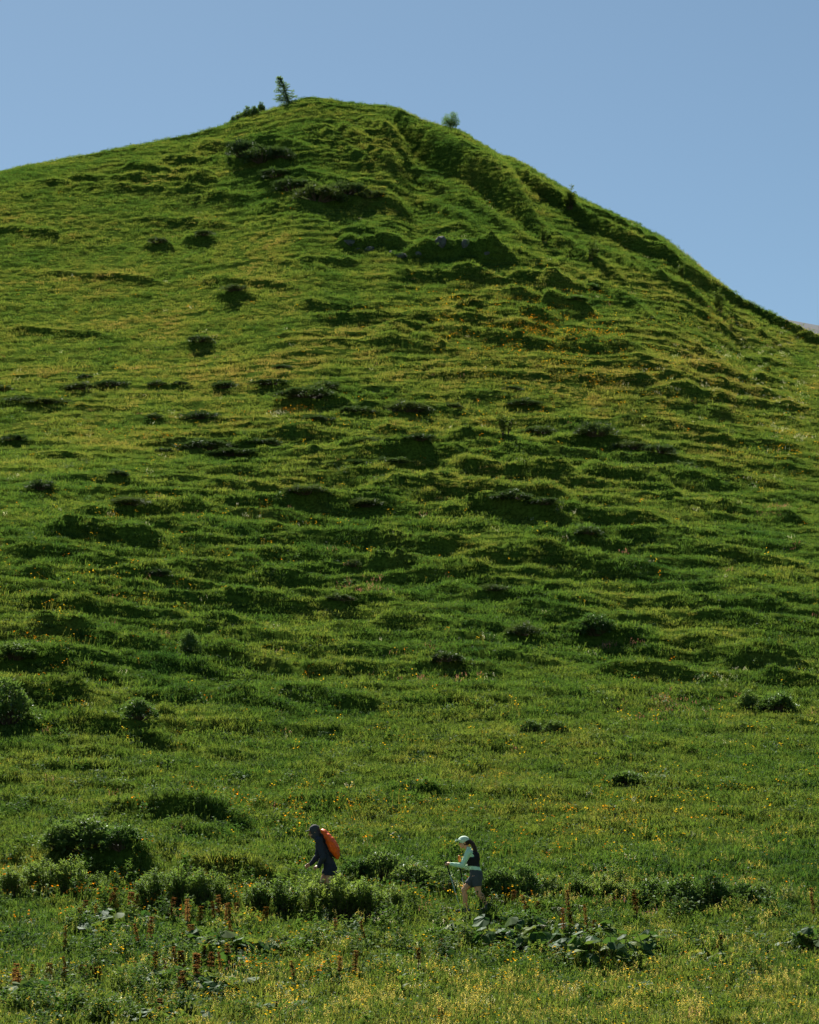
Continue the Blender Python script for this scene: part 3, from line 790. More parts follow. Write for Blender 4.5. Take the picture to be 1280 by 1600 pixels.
for where, its in PATCH:
    its = sorted(its)
    for i, it in enumerate(its):
        w_ = 'rightmost' if i == len(its) - 1 else ORD[i]
        butterbur(*it, f'big-leaved green plant, {w_} {where}', 'large-leaved plants in the foreground')

# ------------------------------------------------------------------ dock plants with rusty seed spikes
m_dock = leaf_mat('dock_seeds', [(0.15, (0.16, 0.075, 0.028)), (0.5, (0.25, 0.125, 0.040)), (0.85, (0.34, 0.20, 0.06))], trans=0.3, gloss=0.0, scale=6, rnd=0.6)
DK = []
for s in range(5):
    rr = random.Random(50 + s)
    V, Fc = [], []
    for i in range(190):
        t = rr.random(); a = rr.uniform(0, 6.283); rad = 0.045 * (1.0 - 0.55 * t) * rr.uniform(0.5, 1.15) * (0.75 + 0.35 * math.sin(t * 23 + s))
        p = Vector((rad * math.cos(a) * 0.5, rad * math.sin(a) * 0.5, t)); d = Vector((math.cos(a), math.sin(a), 0.7))
        leafq(V, Fc, p, d, Vector((0, 0, 1)), 0.042, 0.040)
    SV, SF = [], []
    tube(SV, SF, [(0, 0, 0), (0.008, 0, 0.5), (0, 0, 1.0)], [0.009, 0.008, 0.005], 6)
    DK.append((mesh_from('dock_seed_head', V, Fc, [m_dock]), mesh_from('dock_stem', SV, SF, [m_stalk])))
LV, LF = [], []
for i in range(5):
    t0 = i / 5; t1 = (i + 1) / 5
    w0 = 0.05 * math.sin(math.pi * (0.12 + 0.86 * t0)); w1 = 0.05 * math.sin(math.pi * (0.12 + 0.86 * t1)) if i < 4 else 0.004
    j = len(LV)
    for t, w in ((t0, w0), (t1, w1)):
        LV += [(0.30 * t, -w, 0.22 * t - 0.20 * t * t), (0.30 * t, w, 0.22 * t - 0.20 * t * t)]
    LF.append((j, j + 1, j + 3, j + 2))
m_dleaf = leaf_mat('dock_leaves', [(0.2, (0.04, 0.095, 0.022)), (0.8, (0.10, 0.15, 0.03))], 0.35, 0.02, 0.5)
DOCK_LEAF = mesh_from('dock_leaf', LV, LF, [m_dleaf])

def dock(px, top, bot, label, group):
    x, y, z = place(px, bot + 14); s = y / F; rr = random.Random(int(px * 13 + top))
    H = (bot + 17 - top) * s; Hs = max((bot + 2 - top) * s, 0.2)
    root = bpy.data.objects.new('dock_plant', None); COL.objects.link(root); root.location = (x, y, z - 0.02); root['label'] = label; root['category'] = 'plant'; root['group'] = group
    root.rotation_euler = (rr.gauss(0, 0.07), rr.gauss(-0.02, 0.11), 0)
    hd, st = DK[rr.randrange(5)]
    obj('stem', st, root, scale=(1, 1, H * 0.98))
    ww = rr.uniform(0.95, 1.9)
    obj('seed_head', hd, root, loc=(0, 0, H - Hs), rot=(0, 0, rr.uniform(0, 6)), scale=(ww, ww, Hs))
    for k_ in range(3):
        sc_ = rr.uniform(0.6, 1.0)
        obj('leaf', DOCK_LEAF, root, loc=(0, 0, max(0.02, (H - Hs) * (0.1 + 0.3 * k_))), rot=(0, 0, rr.uniform(0, 6.28)), scale=(sc_, sc_, sc_))

DOCKS = [
 ('in the front row at lower left', [(21,1508,1543),(28,1522,1549),(48,1510,1537),(77,1508,1530),(99,1514,1535),(110,1496,1525),(130,1510,1535),(136,1511,1530),(145,1511,1529),(158,1513,1531)]),
 ('in the back row below the feathery shrubs', [(101,1451,1480),(123,1421,1441),(132,1409,1423),(149,1417,1429),(164,1394,1417),(181,1390,1419),(203,1397,1415),(214,1400,1421)]),
 ('in the middle of the left patch', [(219,1445,1470),(233,1435,1466),(262,1404,1433),(293,1407,1441),(297,1447,1464)]),
 ('in the row in front of the pale willows', [(312,1419,1439),(336,1411,1435),(343,1401,1427),(352,1415,1439),(361,1413,1441),(369,1413,1427),(370,1441,1476),(412,1419,1439)]),
 ('in the thick group at lower left centre', [(214,1504,1527),(240,1490,1520),(263,1500,1522),(273,1482,1506),(279,1529,1557),(285,1488,1514),(287,1520,1543),(306,1492,1512),(311,1510,1535),(320,1480,1498),(328,1490,1510),(347,1490,1520),(359,1478,1504)]),
 ('at the bottom left corner of the dock patch', [(248,1563,1579),(261,1547,1559)]),
 ('in the meadow below the hikers', [(463,1504,1539),(525,1437,1455),(530,1497,1526),(553,1488,1518),(576,1441,1475),(653,1484,1510),(688,1469,1486)]),
 ("behind the umbels right of the woman", [(801,1394,1411),(829,1400,1426),(844,1411,1428),(889,1393,1415)]),
 ('standing in the tall dark clump', [(881,1422,1459),(898,1420,1452),(918,1416,1456),(924,1440,1461)]),
]
for where, its in DOCKS:
    its = sorted(its)
    for i, it in enumerate(its):
        w_ = 'rightmost' if i == len(its) - 1 else ORD[i]
        dock(*it, f'rusty dock spike, {w_} {where}', 'rusty dock spikes in the foreground')
dock(996, 1393, 1429, 'tall rusty dock spike standing alone left of the right thicket', 'rusty dock spikes in the foreground')
dock(1120, 1463, 1482, 'short rusty dock spike alone in the right meadow', 'rusty dock spikes in the foreground')
dock(1272, 1390, 1429, 'dark dock spike at the right edge', 'rusty dock spikes in the foreground')
dock(691, 1577, 1591, 'short dock spike at the bottom edge near the middle', 'rusty dock spikes in the foreground')

# ------------------------------------------------------------------ white umbels
m_umb = plain_mat('white_umbels', (0.62, 0.62, 0.52), (0.50, 0.52, 0.40), 0.9, 30)
V, Fc, SV, SF = [], [], [], []
rr = random.Random(77)
for i in range(60):
    a = rr.uniform(0, 6.283); q = 0.5 * math.sqrt(rr.random()); c0 = Vector((q * math.cos(a), q * math.sin(a), 0.10 * (1 - 4 * q * q) + rr.uniform(-.02, .02)))
    j = len(V); r_ = rr.uniform(0.05, 0.09)
    V += [tuple(c0 + Vector((r_ * math.cos(b0), r_ * math.sin(b0), rr.uniform(-.015, .015)))) for b0 in (0, 1.05, 2.1, 3.14, 4.2, 5.2)]
    Fc.append(tuple(range(j, j + 6)))
for i in range(14):
    a = i * 0.449; SV0 = [(0, 0, -0.45), (0.2 * math.cos(a), 0.2 * math.sin(a), -0.12), (0.42 * math.cos(a), 0.42 * math.sin(a), 0.0)]
    tube(SV, SF, SV0, [0.014, 0.012, 0.01], 4)
UMB = mesh_from('umbel', V + [], Fc, [m_umb]); UMR = mesh_from('umbel_rays', SV, SF, [m_stalk])
def umbel(px, py, wpx, hpx, label):
    x, y, z = place(px, py + hpx); s = y / F; H = hpx * s; w = wpx * s; rr = random.Random(px)
    root = bpy.data.objects.new('hogweed_plant', None); COL.objects.link(root); root.location = (x, y, z - .02); root['label'] = label; root['category'] = 'plant'; root['group'] = 'white umbels beside the woman hiker'
    obj('stem', DK[0][1], root, scale=(0.9, 0.9, H - w * 0.4))
    fh = obj('flower_head', UMB, root, loc=(0, 0, H), rot=(rr.uniform(-.3, .1), rr.uniform(-.3, .3), 0), scale=(w, w, w))
    obj('rays', UMR, fh)
for i, (a, b_, w, h) in enumerate([(776,1403,12,36),(785,1408,10,30),(773,1414,9,28),(875,1420,24,40),(908,1416,20,42),(890,1430,12,34),(848,1446,14,26),(862,1440,16,28),(828,1460,12,20),(926,1440,12,30),(702,1418,14,16),(868,1484,16,16)]):
    lab = ['top flower of the three white umbels by her heel', 'right flower of the three white umbels by her heel', 'lowest flower of the three white umbels by her heel',
           'widest flat white umbel above the dark clump', 'white umbel just right of the widest one', 'small white umbel under the widest one', 'bright white umbel on the left side of the dark clump',
           'greenish white umbel between the two leafy clumps', 'small white umbel low in the left leafy clump', 'pale umbel beside the rightmost spike of the clump', 'flat white umbel left of the woman by the pole tip',
           'white umbel hanging low in the shaded clump'][i]
    umbel(a, b_, w, h, lab)

# ------------------------------------------------------------------ leafy upright plants (false hellebore)
m_hel = leaf_mat('hellebore_leaves', [(0.2, (0.06, 0.13, 0.03)), (0.8, (0.13, 0.20, 0.04))], 0.42, 0.02, 0.5, scale=4)
HL = []
for s in range(3):
    LV, LF = [], []; wmax = 0.055 + 0.01 * s
    for i in range(6):
        t0, t1 = i / 6, (i + 1) / 6; j = len(LV)
        for t in (t0, t1):
            w = wmax * math.sin(math.pi * min(0.985, 0.1 + 0.9 * t)); xx_ = 0.26 * t * (0.75 + 0.25 * t); zz_ = 0.22 * t - 0.14 * t * t
            LV += [(xx_, -w, zz_ + 0.015), (xx_, 0, zz_), (xx_, w, zz_ + 0.015)]
        LF += [(j, j + 1, j + 4, j + 3), (j + 1, j + 2, j + 5, j + 4)]
    HL.append(mesh_from('hellebore_leaf', LV, LF, [m_hel]))
def hellebore(px, py, hpx, label, group, leaves=9):
    x, y, z = place(px, py); s = y / F; H = hpx * s; rr = random.Random(int(px + py))
    root = bpy.data.objects.new('hellebore_plant', None); COL.objects.link(root); root.location = (x, y, z - .02); root['label'] = label; root['category'] = 'plant'; root['group'] = group
    obj('stem', DK[1][1], root, scale=(1.3, 1.3, H * 0.9))
    k0 = H / 0.5
    for i in range(leaves):
        sc_ = rr.uniform(0.7, 1.1) * min(1.5, max(0.6, k0)) * (1 - 0.4 * i / leaves)
        obj('leaf', rr.choice(HL), root, loc=(0, 0, H * (0.08 + 0.75 * i / leaves)), rot=(0, -rr.uniform(0.1, 0.9), i * 2.4 + rr.uniform(-.4, .4)), scale=(sc_, sc_, sc_))
G_H = 'upright broad-leaved plants in the meadow'
HZ = [
 ('at the front of the meadow below the hikers', [(580,1560,26),(627,1562,44),(682,1572,32),(712,1590,26),(770,1560,20),(520,1585,18)]),
 ('at the front right of the meadow', [(840,1575,26),(905,1580,22),(960,1590,20),(1235,1585,24),(1100,1470,14)]),
 ('on the lower slope above the orange pack', [(430,1170,16),(470,1160,14),(497,1158,16),(578,1175,20),(592,1172,16),(622,1178,14),(545,1185,14),(512,1190,12)]),
 ('on the lower left slope', [(185,1260,20),(262,1205,26),(345,1180,14),(150,1200,14),(90,920,26),(240,1195,14)]),
 ('in the meadow above the woman', [(705,1238,22),(800,1268,22),(770,1210,14),(730,1285,14),(860,1295,12),(905,1165,16),(870,1172,14)]),
 ('on the lower right slope', [(985,1130,16),(1060,1145,14),(1105,1190,22),(1120,1265,18),(1185,1230,16),(1250,1265,18),(1030,1275,12),(1160,1180,14),(950,1140,12),(1230,1150,14)]),
]
for where, its in HZ:
    its = sorted(its)
    for i, (a, b_, h) in enumerate(its):
        w_ = 'rightmost' if i == len(its) - 1 else ORD[i]
        hellebore(a, b_, h, f'upright broad-leaved plant, {w_} {where}', G_H, 9 if h > 18 else 6)

# ------------------------------------------------------------------ far mountain at the right edge
xs2 = np.linspace(-200, 1500, 120); ys2 = np.linspace(900, 2300, 60)
X2, Y2 = np.meshgrid(xs2, ys2)
crest = np.interp(X2 / Y2 * F + 640, [0, 700, 1150, 1221, 1280, 1600, 2600], [700, 640, 505, 492, 503, 560, 800])
Z2 = np.interp(Y2, [900, 1500, 2300], [0.35, 1.0, 0.55]) * (rowtan(crest) * 1500) + 9 * fbm(X2 / 60, Y2 / 60, 4, 7) * (0.06 + 0.9 * sstep(1500, 1800, Y2) + 0.4 * (1 - sstep(1200, 1480, Y2)))
I2 = np.arange(X2.size).reshape(X2.shape)
Q2 = np.stack([I2[:-1, :-1], I2[:-1, 1:], I2[1:, 1:], I2[1:, :-1]], -1).reshape(-1, 4)
m_mtn = plain_mat('hazy_scree', (0.030, 0.042, 0.062), (0.020, 0.030, 0.046), 0.95, 0.02, 0.0)  # grey scree with distance haze and shade put into its dark blue colour
obj('far_mountain', mesh_from('far_mountain', np.stack([X2, Y2, Z2], -1).reshape(-1, 3), Q2, [m_mtn], smooth=True), kind='structure', label='distant grey rocky mountain slope behind the right flank', category='mountain')
# ------------------------------------------------------------------ the two hikers
def at_px(px, py, Y):
    a = (px - 640) / F; v = (800 - py) / F; d = cp - v * sp_
    return Vector((Y * a / d, Y, Y * (sp_ + v * cp) / d))

TMP = bpy.data.scenes.new('workshop')     # a bench to fuse the shapes on; removed afterwards
class Blob:
    """union of tapered limbs and ellipsoids, fused into one skin by a voxel remesh"""
    def __init__(self): self.bm = bmesh.new()
    def ball(self, c, r, rot=None):
        r = (r, r, r) if not hasattr(r, '__len__') else r
        M = Matrix.Translation(c) @ (rot.to_matrix().to_4x4() if rot else Matrix.Identity(4)) @ Matrix.Diagonal((*r, 1))
        bmesh.ops.create_uvsphere(self.bm, u_segments=16, v_segments=10, radius=1.0, matrix=M)
    def limb(self, p0, p1, r0, r1, ends=True, n=14):
        p0, p1 = Vector(p0), Vector(p1); d = p1 - p0
        q = d.to_track_quat('Z', 'Y')
        M = Matrix.Translation((p0 + p1) / 2) @ q.to_matrix().to_4x4()
        bmesh.ops.create_cone(self.bm, cap_ends=True, segments=n, radius1=r0, radius2=r1, depth=d.length, matrix=M)
        if ends: self.ball(p0, r0); self.ball(p1, r1)
    def chain(self, pts, radii, **kw):
        for i in range(len(pts) - 1): self.limb(pts[i], pts[i + 1], radii[i], radii[i + 1], **kw)
    def loft(self, secs, n=18):
        """secs: (centre, half depth along x, half width along y, tilt about y)"""
        rings = []
        for c, rx, ry, tl in secs:
            ring = []
            for k_ in range(n):
                t = 2 * math.pi * k_ / n
                x_ = rx * math.cos(t); y_ = ry * math.sin(t)
                ring.append(self.bm.verts.new(Vector(c) + Vector((x_ * math.cos(tl), y_, -x_ * math.sin(tl)))))
            rings.append(ring)
        for a, b_ in zip(rings, rings[1:]):
            for k_ in range(n): self.bm.faces.new((a[k_], a[(k_ + 1) % n], b_[(k_ + 1) % n], b_[k_]))
        self.bm.faces.new(rings[0][::-1]); self.bm.faces.new(rings[-1])
    def build(self, name, m_, parent=None, voxel=0.008, smooth=3, fold=0.0, **props):
        bmesh.ops.recalc_face_normals(self.bm, faces=self.bm.faces)
        me = bpy.data.meshes.new(name); self.bm.to_mesh(me); self.bm.free()
        o = bpy.data.objects.new(name, me); TMP.collection.objects.link(o)
        md = o.modifiers.new('fuse', 'REMESH'); md.mode = 'VOXEL'; md.voxel_size = voxel; md.use_smooth_shade = True
        sm = o.modifiers.new('soften', 'SMOOTH'); sm.iterations = smooth; sm.factor = 0.5
        
        with bpy.context.temp_override(scene=TMP, view_layer=TMP.view_layers[0]):
            dg = bpy.context.evaluated_depsgraph_get(); dg.update()
        me2 = bpy.data.meshes.new_from_object(o.evaluated_get(dg)); o.modifiers.clear(); o.data = me2; me2.name = name
        TMP.collection.objects.unlink(o); COL.objects.link(o)
        if fold:
            co = np.empty(len(me2.vertices) * 3, np.float32); me2.vertices.foreach_get('co', co); co = co.reshape(-1, 3)
            nn = np.empty(len(me2.vertices) * 3, np.float32); me2.vertices.foreach_get('normal', nn); nn = nn.reshape(-1, 3)
            f = fbm(co[:, 0] * 11 + co[:, 1] * 6, co[:, 2] * 16 + co[:, 1] * 7, 2, 401)
            me2.vertices.foreach_set('co', (co + nn * (f * fold)[:, None]).ravel()); me2.update()
        me2.materials.clear(); me2.materials.append(m_)
        me2.polygons.foreach_set('use_smooth', np.ones(len(me2.polygons), bool))
        if parent: o.parent = parent; o.matrix_parent_inverse = parent.matrix_world.inverted()
        for k_, v_ in props.items(): o[k_] = v_
        return o

m_skin = plain_mat('tanned_skin', (0.74, 0.38, 0.21), (0.68, 0.34, 0.18), 0.55, 30, 0.0, 0.35)
m_skin2 = plain_mat('darker_skin', (0.58, 0.30, 0.18), (0.52, 0.26, 0.15), 0.55, 30, 0.0, 0.35)  # the man's skin, one even tone darker than the woman's
m_mint = plain_mat('mint_fabric', (0.64, 0.90, 0.66), (0.60, 0.86, 0.61), 0.85, 40)
m_capm = plain_mat('pale_mint_cap', (0.70, 0.86, 0.70), (0.66, 0.82, 0.66), 0.85, 40)
m_blk = plain_mat('black_fabric', (0.018, 0.017, 0.022), (0.012, 0.012, 0.014), 0.8, 30)
m_gry = plain_mat('slate_grey_fabric', (0.075, 0.090, 0.10), (0.060, 0.072, 0.080), 0.9, 30)
m_navy = plain_mat('navy_fabric', (0.034, 0.040, 0.060), (0.026, 0.030, 0.045), 0.85, 30)
m_navy2 = plain_mat('dark_navy_shorts', (0.020, 0.026, 0.044), (0.016, 0.020, 0.034), 0.85, 30)
m_char = plain_mat('charcoal_cap', (0.060, 0.064, 0.074), (0.045, 0.048, 0.056), 0.85, 30)
m_orng = plain_mat('orange_ripstop', (0.98, 0.135, 0.004), (0.96, 0.115, 0.003), 0.55, 14, 0.15, 0.4)
m_hair = plain_mat('dark_brown_hair', (0.045, 0.022, 0.014), (0.025, 0.013, 0.010), 0.6, 60)
m_shoe = plain_mat('trail_shoes', (0.12, 0.12, 0.13), (0.05, 0.05, 0.06), 0.8, 40)
m_eye = plain_mat('eyes', (0.04, 0.03, 0.03), (0.03, 0.02, 0.02), 0.3, 10)
m_teal = plain_mat('teal_pole', (0.38, 0.52, 0.52), (0.33, 0.46, 0.47), 0.4, 10, 0, 0.5)
m_blkp = plain_mat('black_grip', (0.02, 0.02, 0.022), (0.015, 0.015, 0.016), 0.7, 10)

def hand(B, wrist, tip_dir, palm_n, thumb_dir, curl=1.0, s=1.0, axis=None):
    """palm, four fingers wrapped about `axis` and a thumb from the side of the palm"""
    d = tip_dir.normalized(); n_ = palm_n.normalized(); t = d.cross(n_).normalized()
    if t.dot(thumb_dir) < 0: t = -t
    c = wrist + d * 0.045 * s
    B.limb(wrist, wrist + d * 0.03 * s, 0.024 * s, 0.026 * s)
    B.ball(c + d * 0.01 * s, (0.030 * s, 0.030 * s, 0.030 * s))
    for i, (off, ln) in enumerate(((0.027, 0.9), (0.009, 1.0), (-0.009, 0.95), (-0.026, 0.75))):
        k0 = c + t * off * s + d * 0.032 * s
        a1 = curl * 0.75; k1 = k0 + (d * math.cos(a1) + n_ * math.sin(a1)) * 0.036 * ln * s
        a2 = curl * 1.75; k2 = k1 + (d * math.cos(a2) + n_ * math.sin(a2)) * 0.026 * ln * s
        a3 = curl * 2.5; k3 = k2 + (d * math.cos(a3) + n_ * math.sin(a3)) * 0.020 * ln * s
        B.limb(c + t * off * 0.8 * s, k0, 0.012 * s, 0.0105 * s); B.chain([k0, k1, k2, k3], [0.0100 * s, 0.0092 * s, 0.0085 * s, 0.0075 * s], n=10)
    b0 = wrist + d * 0.022 * s + t * 0.022 * s; b1 = b0 + (t * 0.6 + d * 0.7 + n_ * 0.35).normalized() * 0.032 * s; b2 = b1 + (d * 0.75 + n_ * 0.75).normalized() * 0.028 * s
    B.chain([b0, b1, b2], [0.013 * s, 0.0105 * s, 0.009 * s], n=10)

def head(B, c, fwd, s=1.0):
    """skull, jaw, nose, lips, ears, brow and neck root; c is the centre of the head, fwd the gaze"""
    f = fwd.normalized(); side_ = f.cross(Vector((0, 0, 1))).normalized(); up = side_.cross(f)
    rot = Matrix((f, -side_, up)).transposed().to_quaternion()
    B.ball(c + up * 0.028 * s - f * 0.012 * s, (0.098 * s, 0.076 * s, 0.092 * s), rot)
    B.ball(c - up * 0.045 * s + f * 0.025 * s, (0.066 * s, 0.056 * s, 0.068 * s), rot)
    B.ball(c - up * 0.092 * s + f * 0.062 * s, (0.024 * s, 0.026 * s, 0.020 * s), rot)
    B.limb(c + up * 0.008 * s + f * 0.082 * s, c - up * 0.028 * s + f * 0.108 * s, 0.010 * s, 0.015 * s)
    B.ball(c - up * 0.058 * s + f * 0.084 * s, (0.014 * s, 0.024 * s, 0.008 * s), rot); B.ball(c - up * 0.071 * s + f * 0.081 * s, (0.013 * s, 0.022 * s, 0.008 * s), rot)
    B.ball(c + up * 0.024 * s + f * 0.080 * s, (0.014 * s, 0.050 * s, 0.010 * s), rot)
    for sg in (-1, 1): B.ball(c + side_ * 0.077 * s * sg - f * 0.012 * s - up * 0.010 * s, (0.020 * s, 0.010 * s, 0.032 * s), rot)
    return f, side_, up

def foot(B, ankle, toe_dir, ln=0.17, r=0.042):
    d = toe_dir.normalized()
    B.limb(ankle - d * 0.05 - Vector((0, 0, 0.045)), ankle + d * ln * 0.55 - Vector((0, 0, 0.055)), r * 0.95, r * 0.95)
    B.limb(ankle + d * ln * 0.55 - Vector((0, 0, 0.055)), ankle + d * ln - Vector((0, 0, 0.065)), r, r * 0.75)

X_ = Vector((1, 0, 0)); Y_ = Vector((0, 1, 0)); Z_ = Vector((0, 0, 1))

# ---- woman: striding left, poles in hand
gx, gy, gz = place(728, 1427)
WY = gy
EXCL.append((gx, gy - 0.15, 0.4)); EXCL.append((gx + 0.4, gy - 0.15, 0.4))
P = lambda px, py, dy=0.0: at_px(px, py, WY) + Y_ * dy
B = Blob()
hipN, hipF = P(744, 1370, -0.09), P(744, 1370, 0.09)
kneN, ankN = P(747.5, 1395, -0.10), P(761, 1415, -0.10)          # near leg is the trailing one
kneF, ankF = P(725, 1391, 0.09), P(728, 1420, 0.10)               # far leg steps forward
chest, waist, pelv, neck0, hd = P(736, 1338), P(742, 1355), P(744, 1364), P(733, 1326.5), P(725, 1316.5)
B.loft([(P(744.5, 1373), 0.105, 0.165, 0.1), (P(744, 1364), 0.115, 0.17, 0.1), (P(741.5, 1354), 0.09, 0.135, 0.15), (P(738.5, 1345), 0.098, 0.145, 0.2), (P(736, 1337), 0.105, 0.16, 0.2), (P(734.5, 1331), 0.075, 0.15, 0.2), (P(733.5, 1328), 0.05, 0.08, 0.2)])
for hp, kn, an in ((hipN, kneN, ankN), (hipF, kneF, ankF)):
    B.chain([hp, hp.lerp(kn, 0.5), kn], [0.092, 0.076, 0.055])
    cf = kn.lerp(an, 0.32) + X_ * 0.012
    B.chain([kn, cf, kn.lerp(an, 0.7), an], [0.054, 0.055, 0.040, 0.034])
foot(B, ankF, Vector((-1, 0, 0.05))); foot(B, ankN, Vector((-0.85, 0, -0.5)))
shN, shF = P(731.5, 1333, -0.155), P(733.5, 1333, 0.155)
elN, wrN = P(722, 1353.5, -0.19), P(704, 1350.5, -0.13)
elF, wrF = P(735, 1356, 0.20), P(724, 1353.5, 0.15)
for a, e, w in ((shN, elN, wrN), (shF, elF, wrF)):
    B.chain([a, e, w], [0.044, 0.035, 0.025])
hand(B, wrN, Vector((-1, 0.1, 0.05)), Vector((-0.15, 0.9, -0.35)), Z_, 1.0, 0.95)
hand(B, wrF, Vector((-1, -0.1, 0.0)), Vector((-0.15, -0.9, -0.35)), Z_, 1.0, 0.95)
B.chain([P(733.5, 1329), P(729, 1322)], [0.052, 0.048])
f, sd, up = head(B, hd, Vector((-1, -0.1, -0.16)), 0.97)
woman = B.build('person', m_skin, voxel=0.0065, smooth=3, label='woman hiker in mint shirt, pale cap and black vest striding left with poles', category='person')
B = Blob()   # shirt
B.loft([(P(743, 1360), 0.125, 0.178, 0.1), (P(741.5, 1354), 0.108, 0.152, 0.15), (P(738.5, 1345), 0.112, 0.158, 0.2), (P(736, 1337), 0.118, 0.172, 0.2), (P(734.5, 1331), 0.088, 0.16, 0.2), (P(733, 1326), 0.06, 0.075, 0.2), (P(731.5, 1323.5), 0.058, 0.062, 0.2)])
for a, e, w in ((shN, elN, wrN), (shF, elF, wrF)): B.chain([a, a.lerp(e, .5), e, e.lerp(w, .5), w.lerp(e, 0.04)], [0.066, 0.060, 0.052, 0.047, 0.037])
B.build('shirt', m_mint, woman, 0.009, 2, 0.005)
B = Blob()   # running vest
B.loft([(P(740.5, 1354), 0.126, 0.160, 0.15), (P(739, 1347), 0.136, 0.165, 0.2), (P(737, 1340), 0.134, 0.168, 0.2), (P(736, 1333), 0.112, 0.155, 0.2), (P(735, 1328.5), 0.078, 0.11, 0.2)])
B.ball(P(745, 1341), (0.07, 0.12, 0.13))
B.build('vest', m_blk, woman, 0.009, 2, 0.004)
B = Blob(); B.limb(P(717.5, 1339, -0.10), P(718.5, 1345, -0.10), 0.028, 0.028)
B.build('soft_flask', plain_mat('orange_flask', (0.75, 0.20, 0.03), None, 0.5), woman, 0.007, 1)
B = Blob()   # shorts
B.loft([(P(744.8, 1376), 0.122, 0.18, 0.1), (P(744.5, 1366), 0.132, 0.186, 0.1), (P(743, 1358.5), 0.112, 0.165, 0.12)])
for hp, kn in ((hipN, kneN), (hipF, kneF)): B.limb(hp, hp.lerp(kn, 0.62), 0.108, 0.094, ends=False)
B.build('shorts', m_gry, woman, 0.009, 2, 0.004)
B = Blob()   # cap with brim
B.ball(hd + up * 0.046 - f * 0.008, (0.112, 0.094, 0.084))
br = hd + up * 0.052
B.loft([(br + f * 0.05, 0.11, 0.092, 0.16), (br + f * 0.055 + up * 0.012, 0.11, 0.092, 0.16)])
B.ball(br + f * 0.11 + up * 0.002, (0.072, 0.076, 0.011), Euler((0, -0.16, 0)).to_quaternion())
B.build('cap', m_capm, woman, 0.0065, 2)
B = Blob()   # hair gathered in a ponytail
B.ball(hd + up * 0.01 - f * 0.035, (0.086, 0.088, 0.092)); B.chain([hd - f * 0.095 + up * 0.045, P(739, 1319), P(742, 1326), P(743.5, 1334), P(743, 1339)], [0.034, 0.046, 0.044, 0.034, 0.012])
B.build('hair', m_hair, woman, 0.0075, 2, 0.006)
B = Blob()
for sg in (-1, 1): B.ball(hd + f * 0.088 + sd * 0.032 * sg + up * 0.004, 0.011)
B.build('eyes', m_eye, woman, 0.004, 0)
for an, td in ((ankF, Vector((-1, 0, 0.05))), (ankN, Vector((-0.85, 0, -0.5)))):
    B = Blob(); foot(B, an, td, 0.18, 0.05); B.limb(an, an - Z_ * 0.05, 0.045, 0.05); B.build('shoe', m_shoe, woman, 0.009, 2)

def pole(top, tip, label):
    d = (tip - top).normalized(); Lp = (tip - top).length
    root = bpy.data.objects.new('trekking_pole', None); COL.objects.link(root); root.location = tip; root['label'] = label; root['category'] = 'pole'; root['group'] = "the woman hiker's trekking poles"
    def tb(name, segs, m_):
        V, Fc = [], []
        tube(V, Fc, [tuple(top + d * t - tip) for t, _ in segs], [r for _, r in segs], 10); obj(name, mesh_from('pole_' + name, V, Fc, [m_], smooth=True), root)
    tb('grip', [(0, 0.012), (0.01, 0.021), (0.05, 0.017), (0.13, 0.019), (0.14, 0.015), (0.28, 0.014)], m_blkp)
    tb('shaft', [(0.27, 0.0095), (Lp * 0.6, 0.009), (Lp * 0.61, 0.0075), (Lp - 0.05, 0.0065)], m_teal)
    tb('basket', [(Lp - 0.075, 0.008), (Lp - 0.07, 0.03), (Lp - 0.065, 0.028), (Lp - 0.06, 0.008)], m_blkp)
    tb('tip', [(Lp - 0.06, 0.006), (Lp, 0.003)], m_gry)
ph = wrN + Vector((-0.075, 0.035, 0.0))
t_ = P(722.5, 1424, -0.12); t_.z = float(height(t_.x, t_.y))
pole(ph + (ph - t_).normalized() * 0.06, t_, "teal trekking pole planted ahead in the woman hiker's near hand")
ph = wrF + Vector((-0.07, -0.035, 0.0))
t_ = P(733, 1420, 0.22); t_.z = float(height(t_.x, t_.y))
pole(ph + (ph - t_).normalized() * 0.06, t_, "trekking pole in the woman hiker's far hand, partly hidden by her body")

# ---- man: leaning forward under the orange pack
gx, gy, gz = place(502, 1414)
MY = gy
EXCL.append((gx, gy, 0.3)); EXCL.append((gx + 0.3, gy, 0.3))
P = lambda px, py, dy=0.0: at_px(px, py, MY) + Y_ * dy
B = Blob()
hipN, hipF = P(516, 1356, -0.09), P(515, 1356, 0.09)
kneN, ankN = P(514.5, 1381, -0.10), P(525, 1406, -0.10)
kneF, ankF = P(503.5, 1379, 0.09), P(500, 1408, 0.10)
hd = P(490.5, 1300)
B.loft([(P(516.5, 1361), 0.115, 0.165, 0.1), (P(515.5, 1353), 0.12, 0.165, 0.1), (P(511, 1340), 0.115, 0.15, 0.3), (P(506, 1328), 0.122, 0.17, 0.35), (P(502, 1319), 0.12, 0.19, 0.4), (P(499.5, 1313), 0.085, 0.17, 0.4), (P(497.5, 1309.5), 0.06, 0.09, 0.4)])
for hp, kn, an in ((hipN, kneN, ankN), (hipF, kneF, ankF)):
    B.chain([hp, hp.lerp(kn, 0.5), kn], [0.094, 0.082, 0.06])
    B.chain([kn, kn.lerp(an, 0.32) + X_ * 0.012, kn.lerp(an, 0.7), an], [0.058, 0.060, 0.043, 0.037])
foot(B, ankF, Vector((-1, 0, 0.02)), 0.19, 0.045); foot(B, ankN, Vector((-0.85, 0, -0.5)), 0.19, 0.045)
shN, shF = P(499.5, 1314.5, -0.19), P(499, 1314, 0.19)
elN, wrN = P(505.5, 1341, -0.23), P(498.5, 1354.5, -0.16)
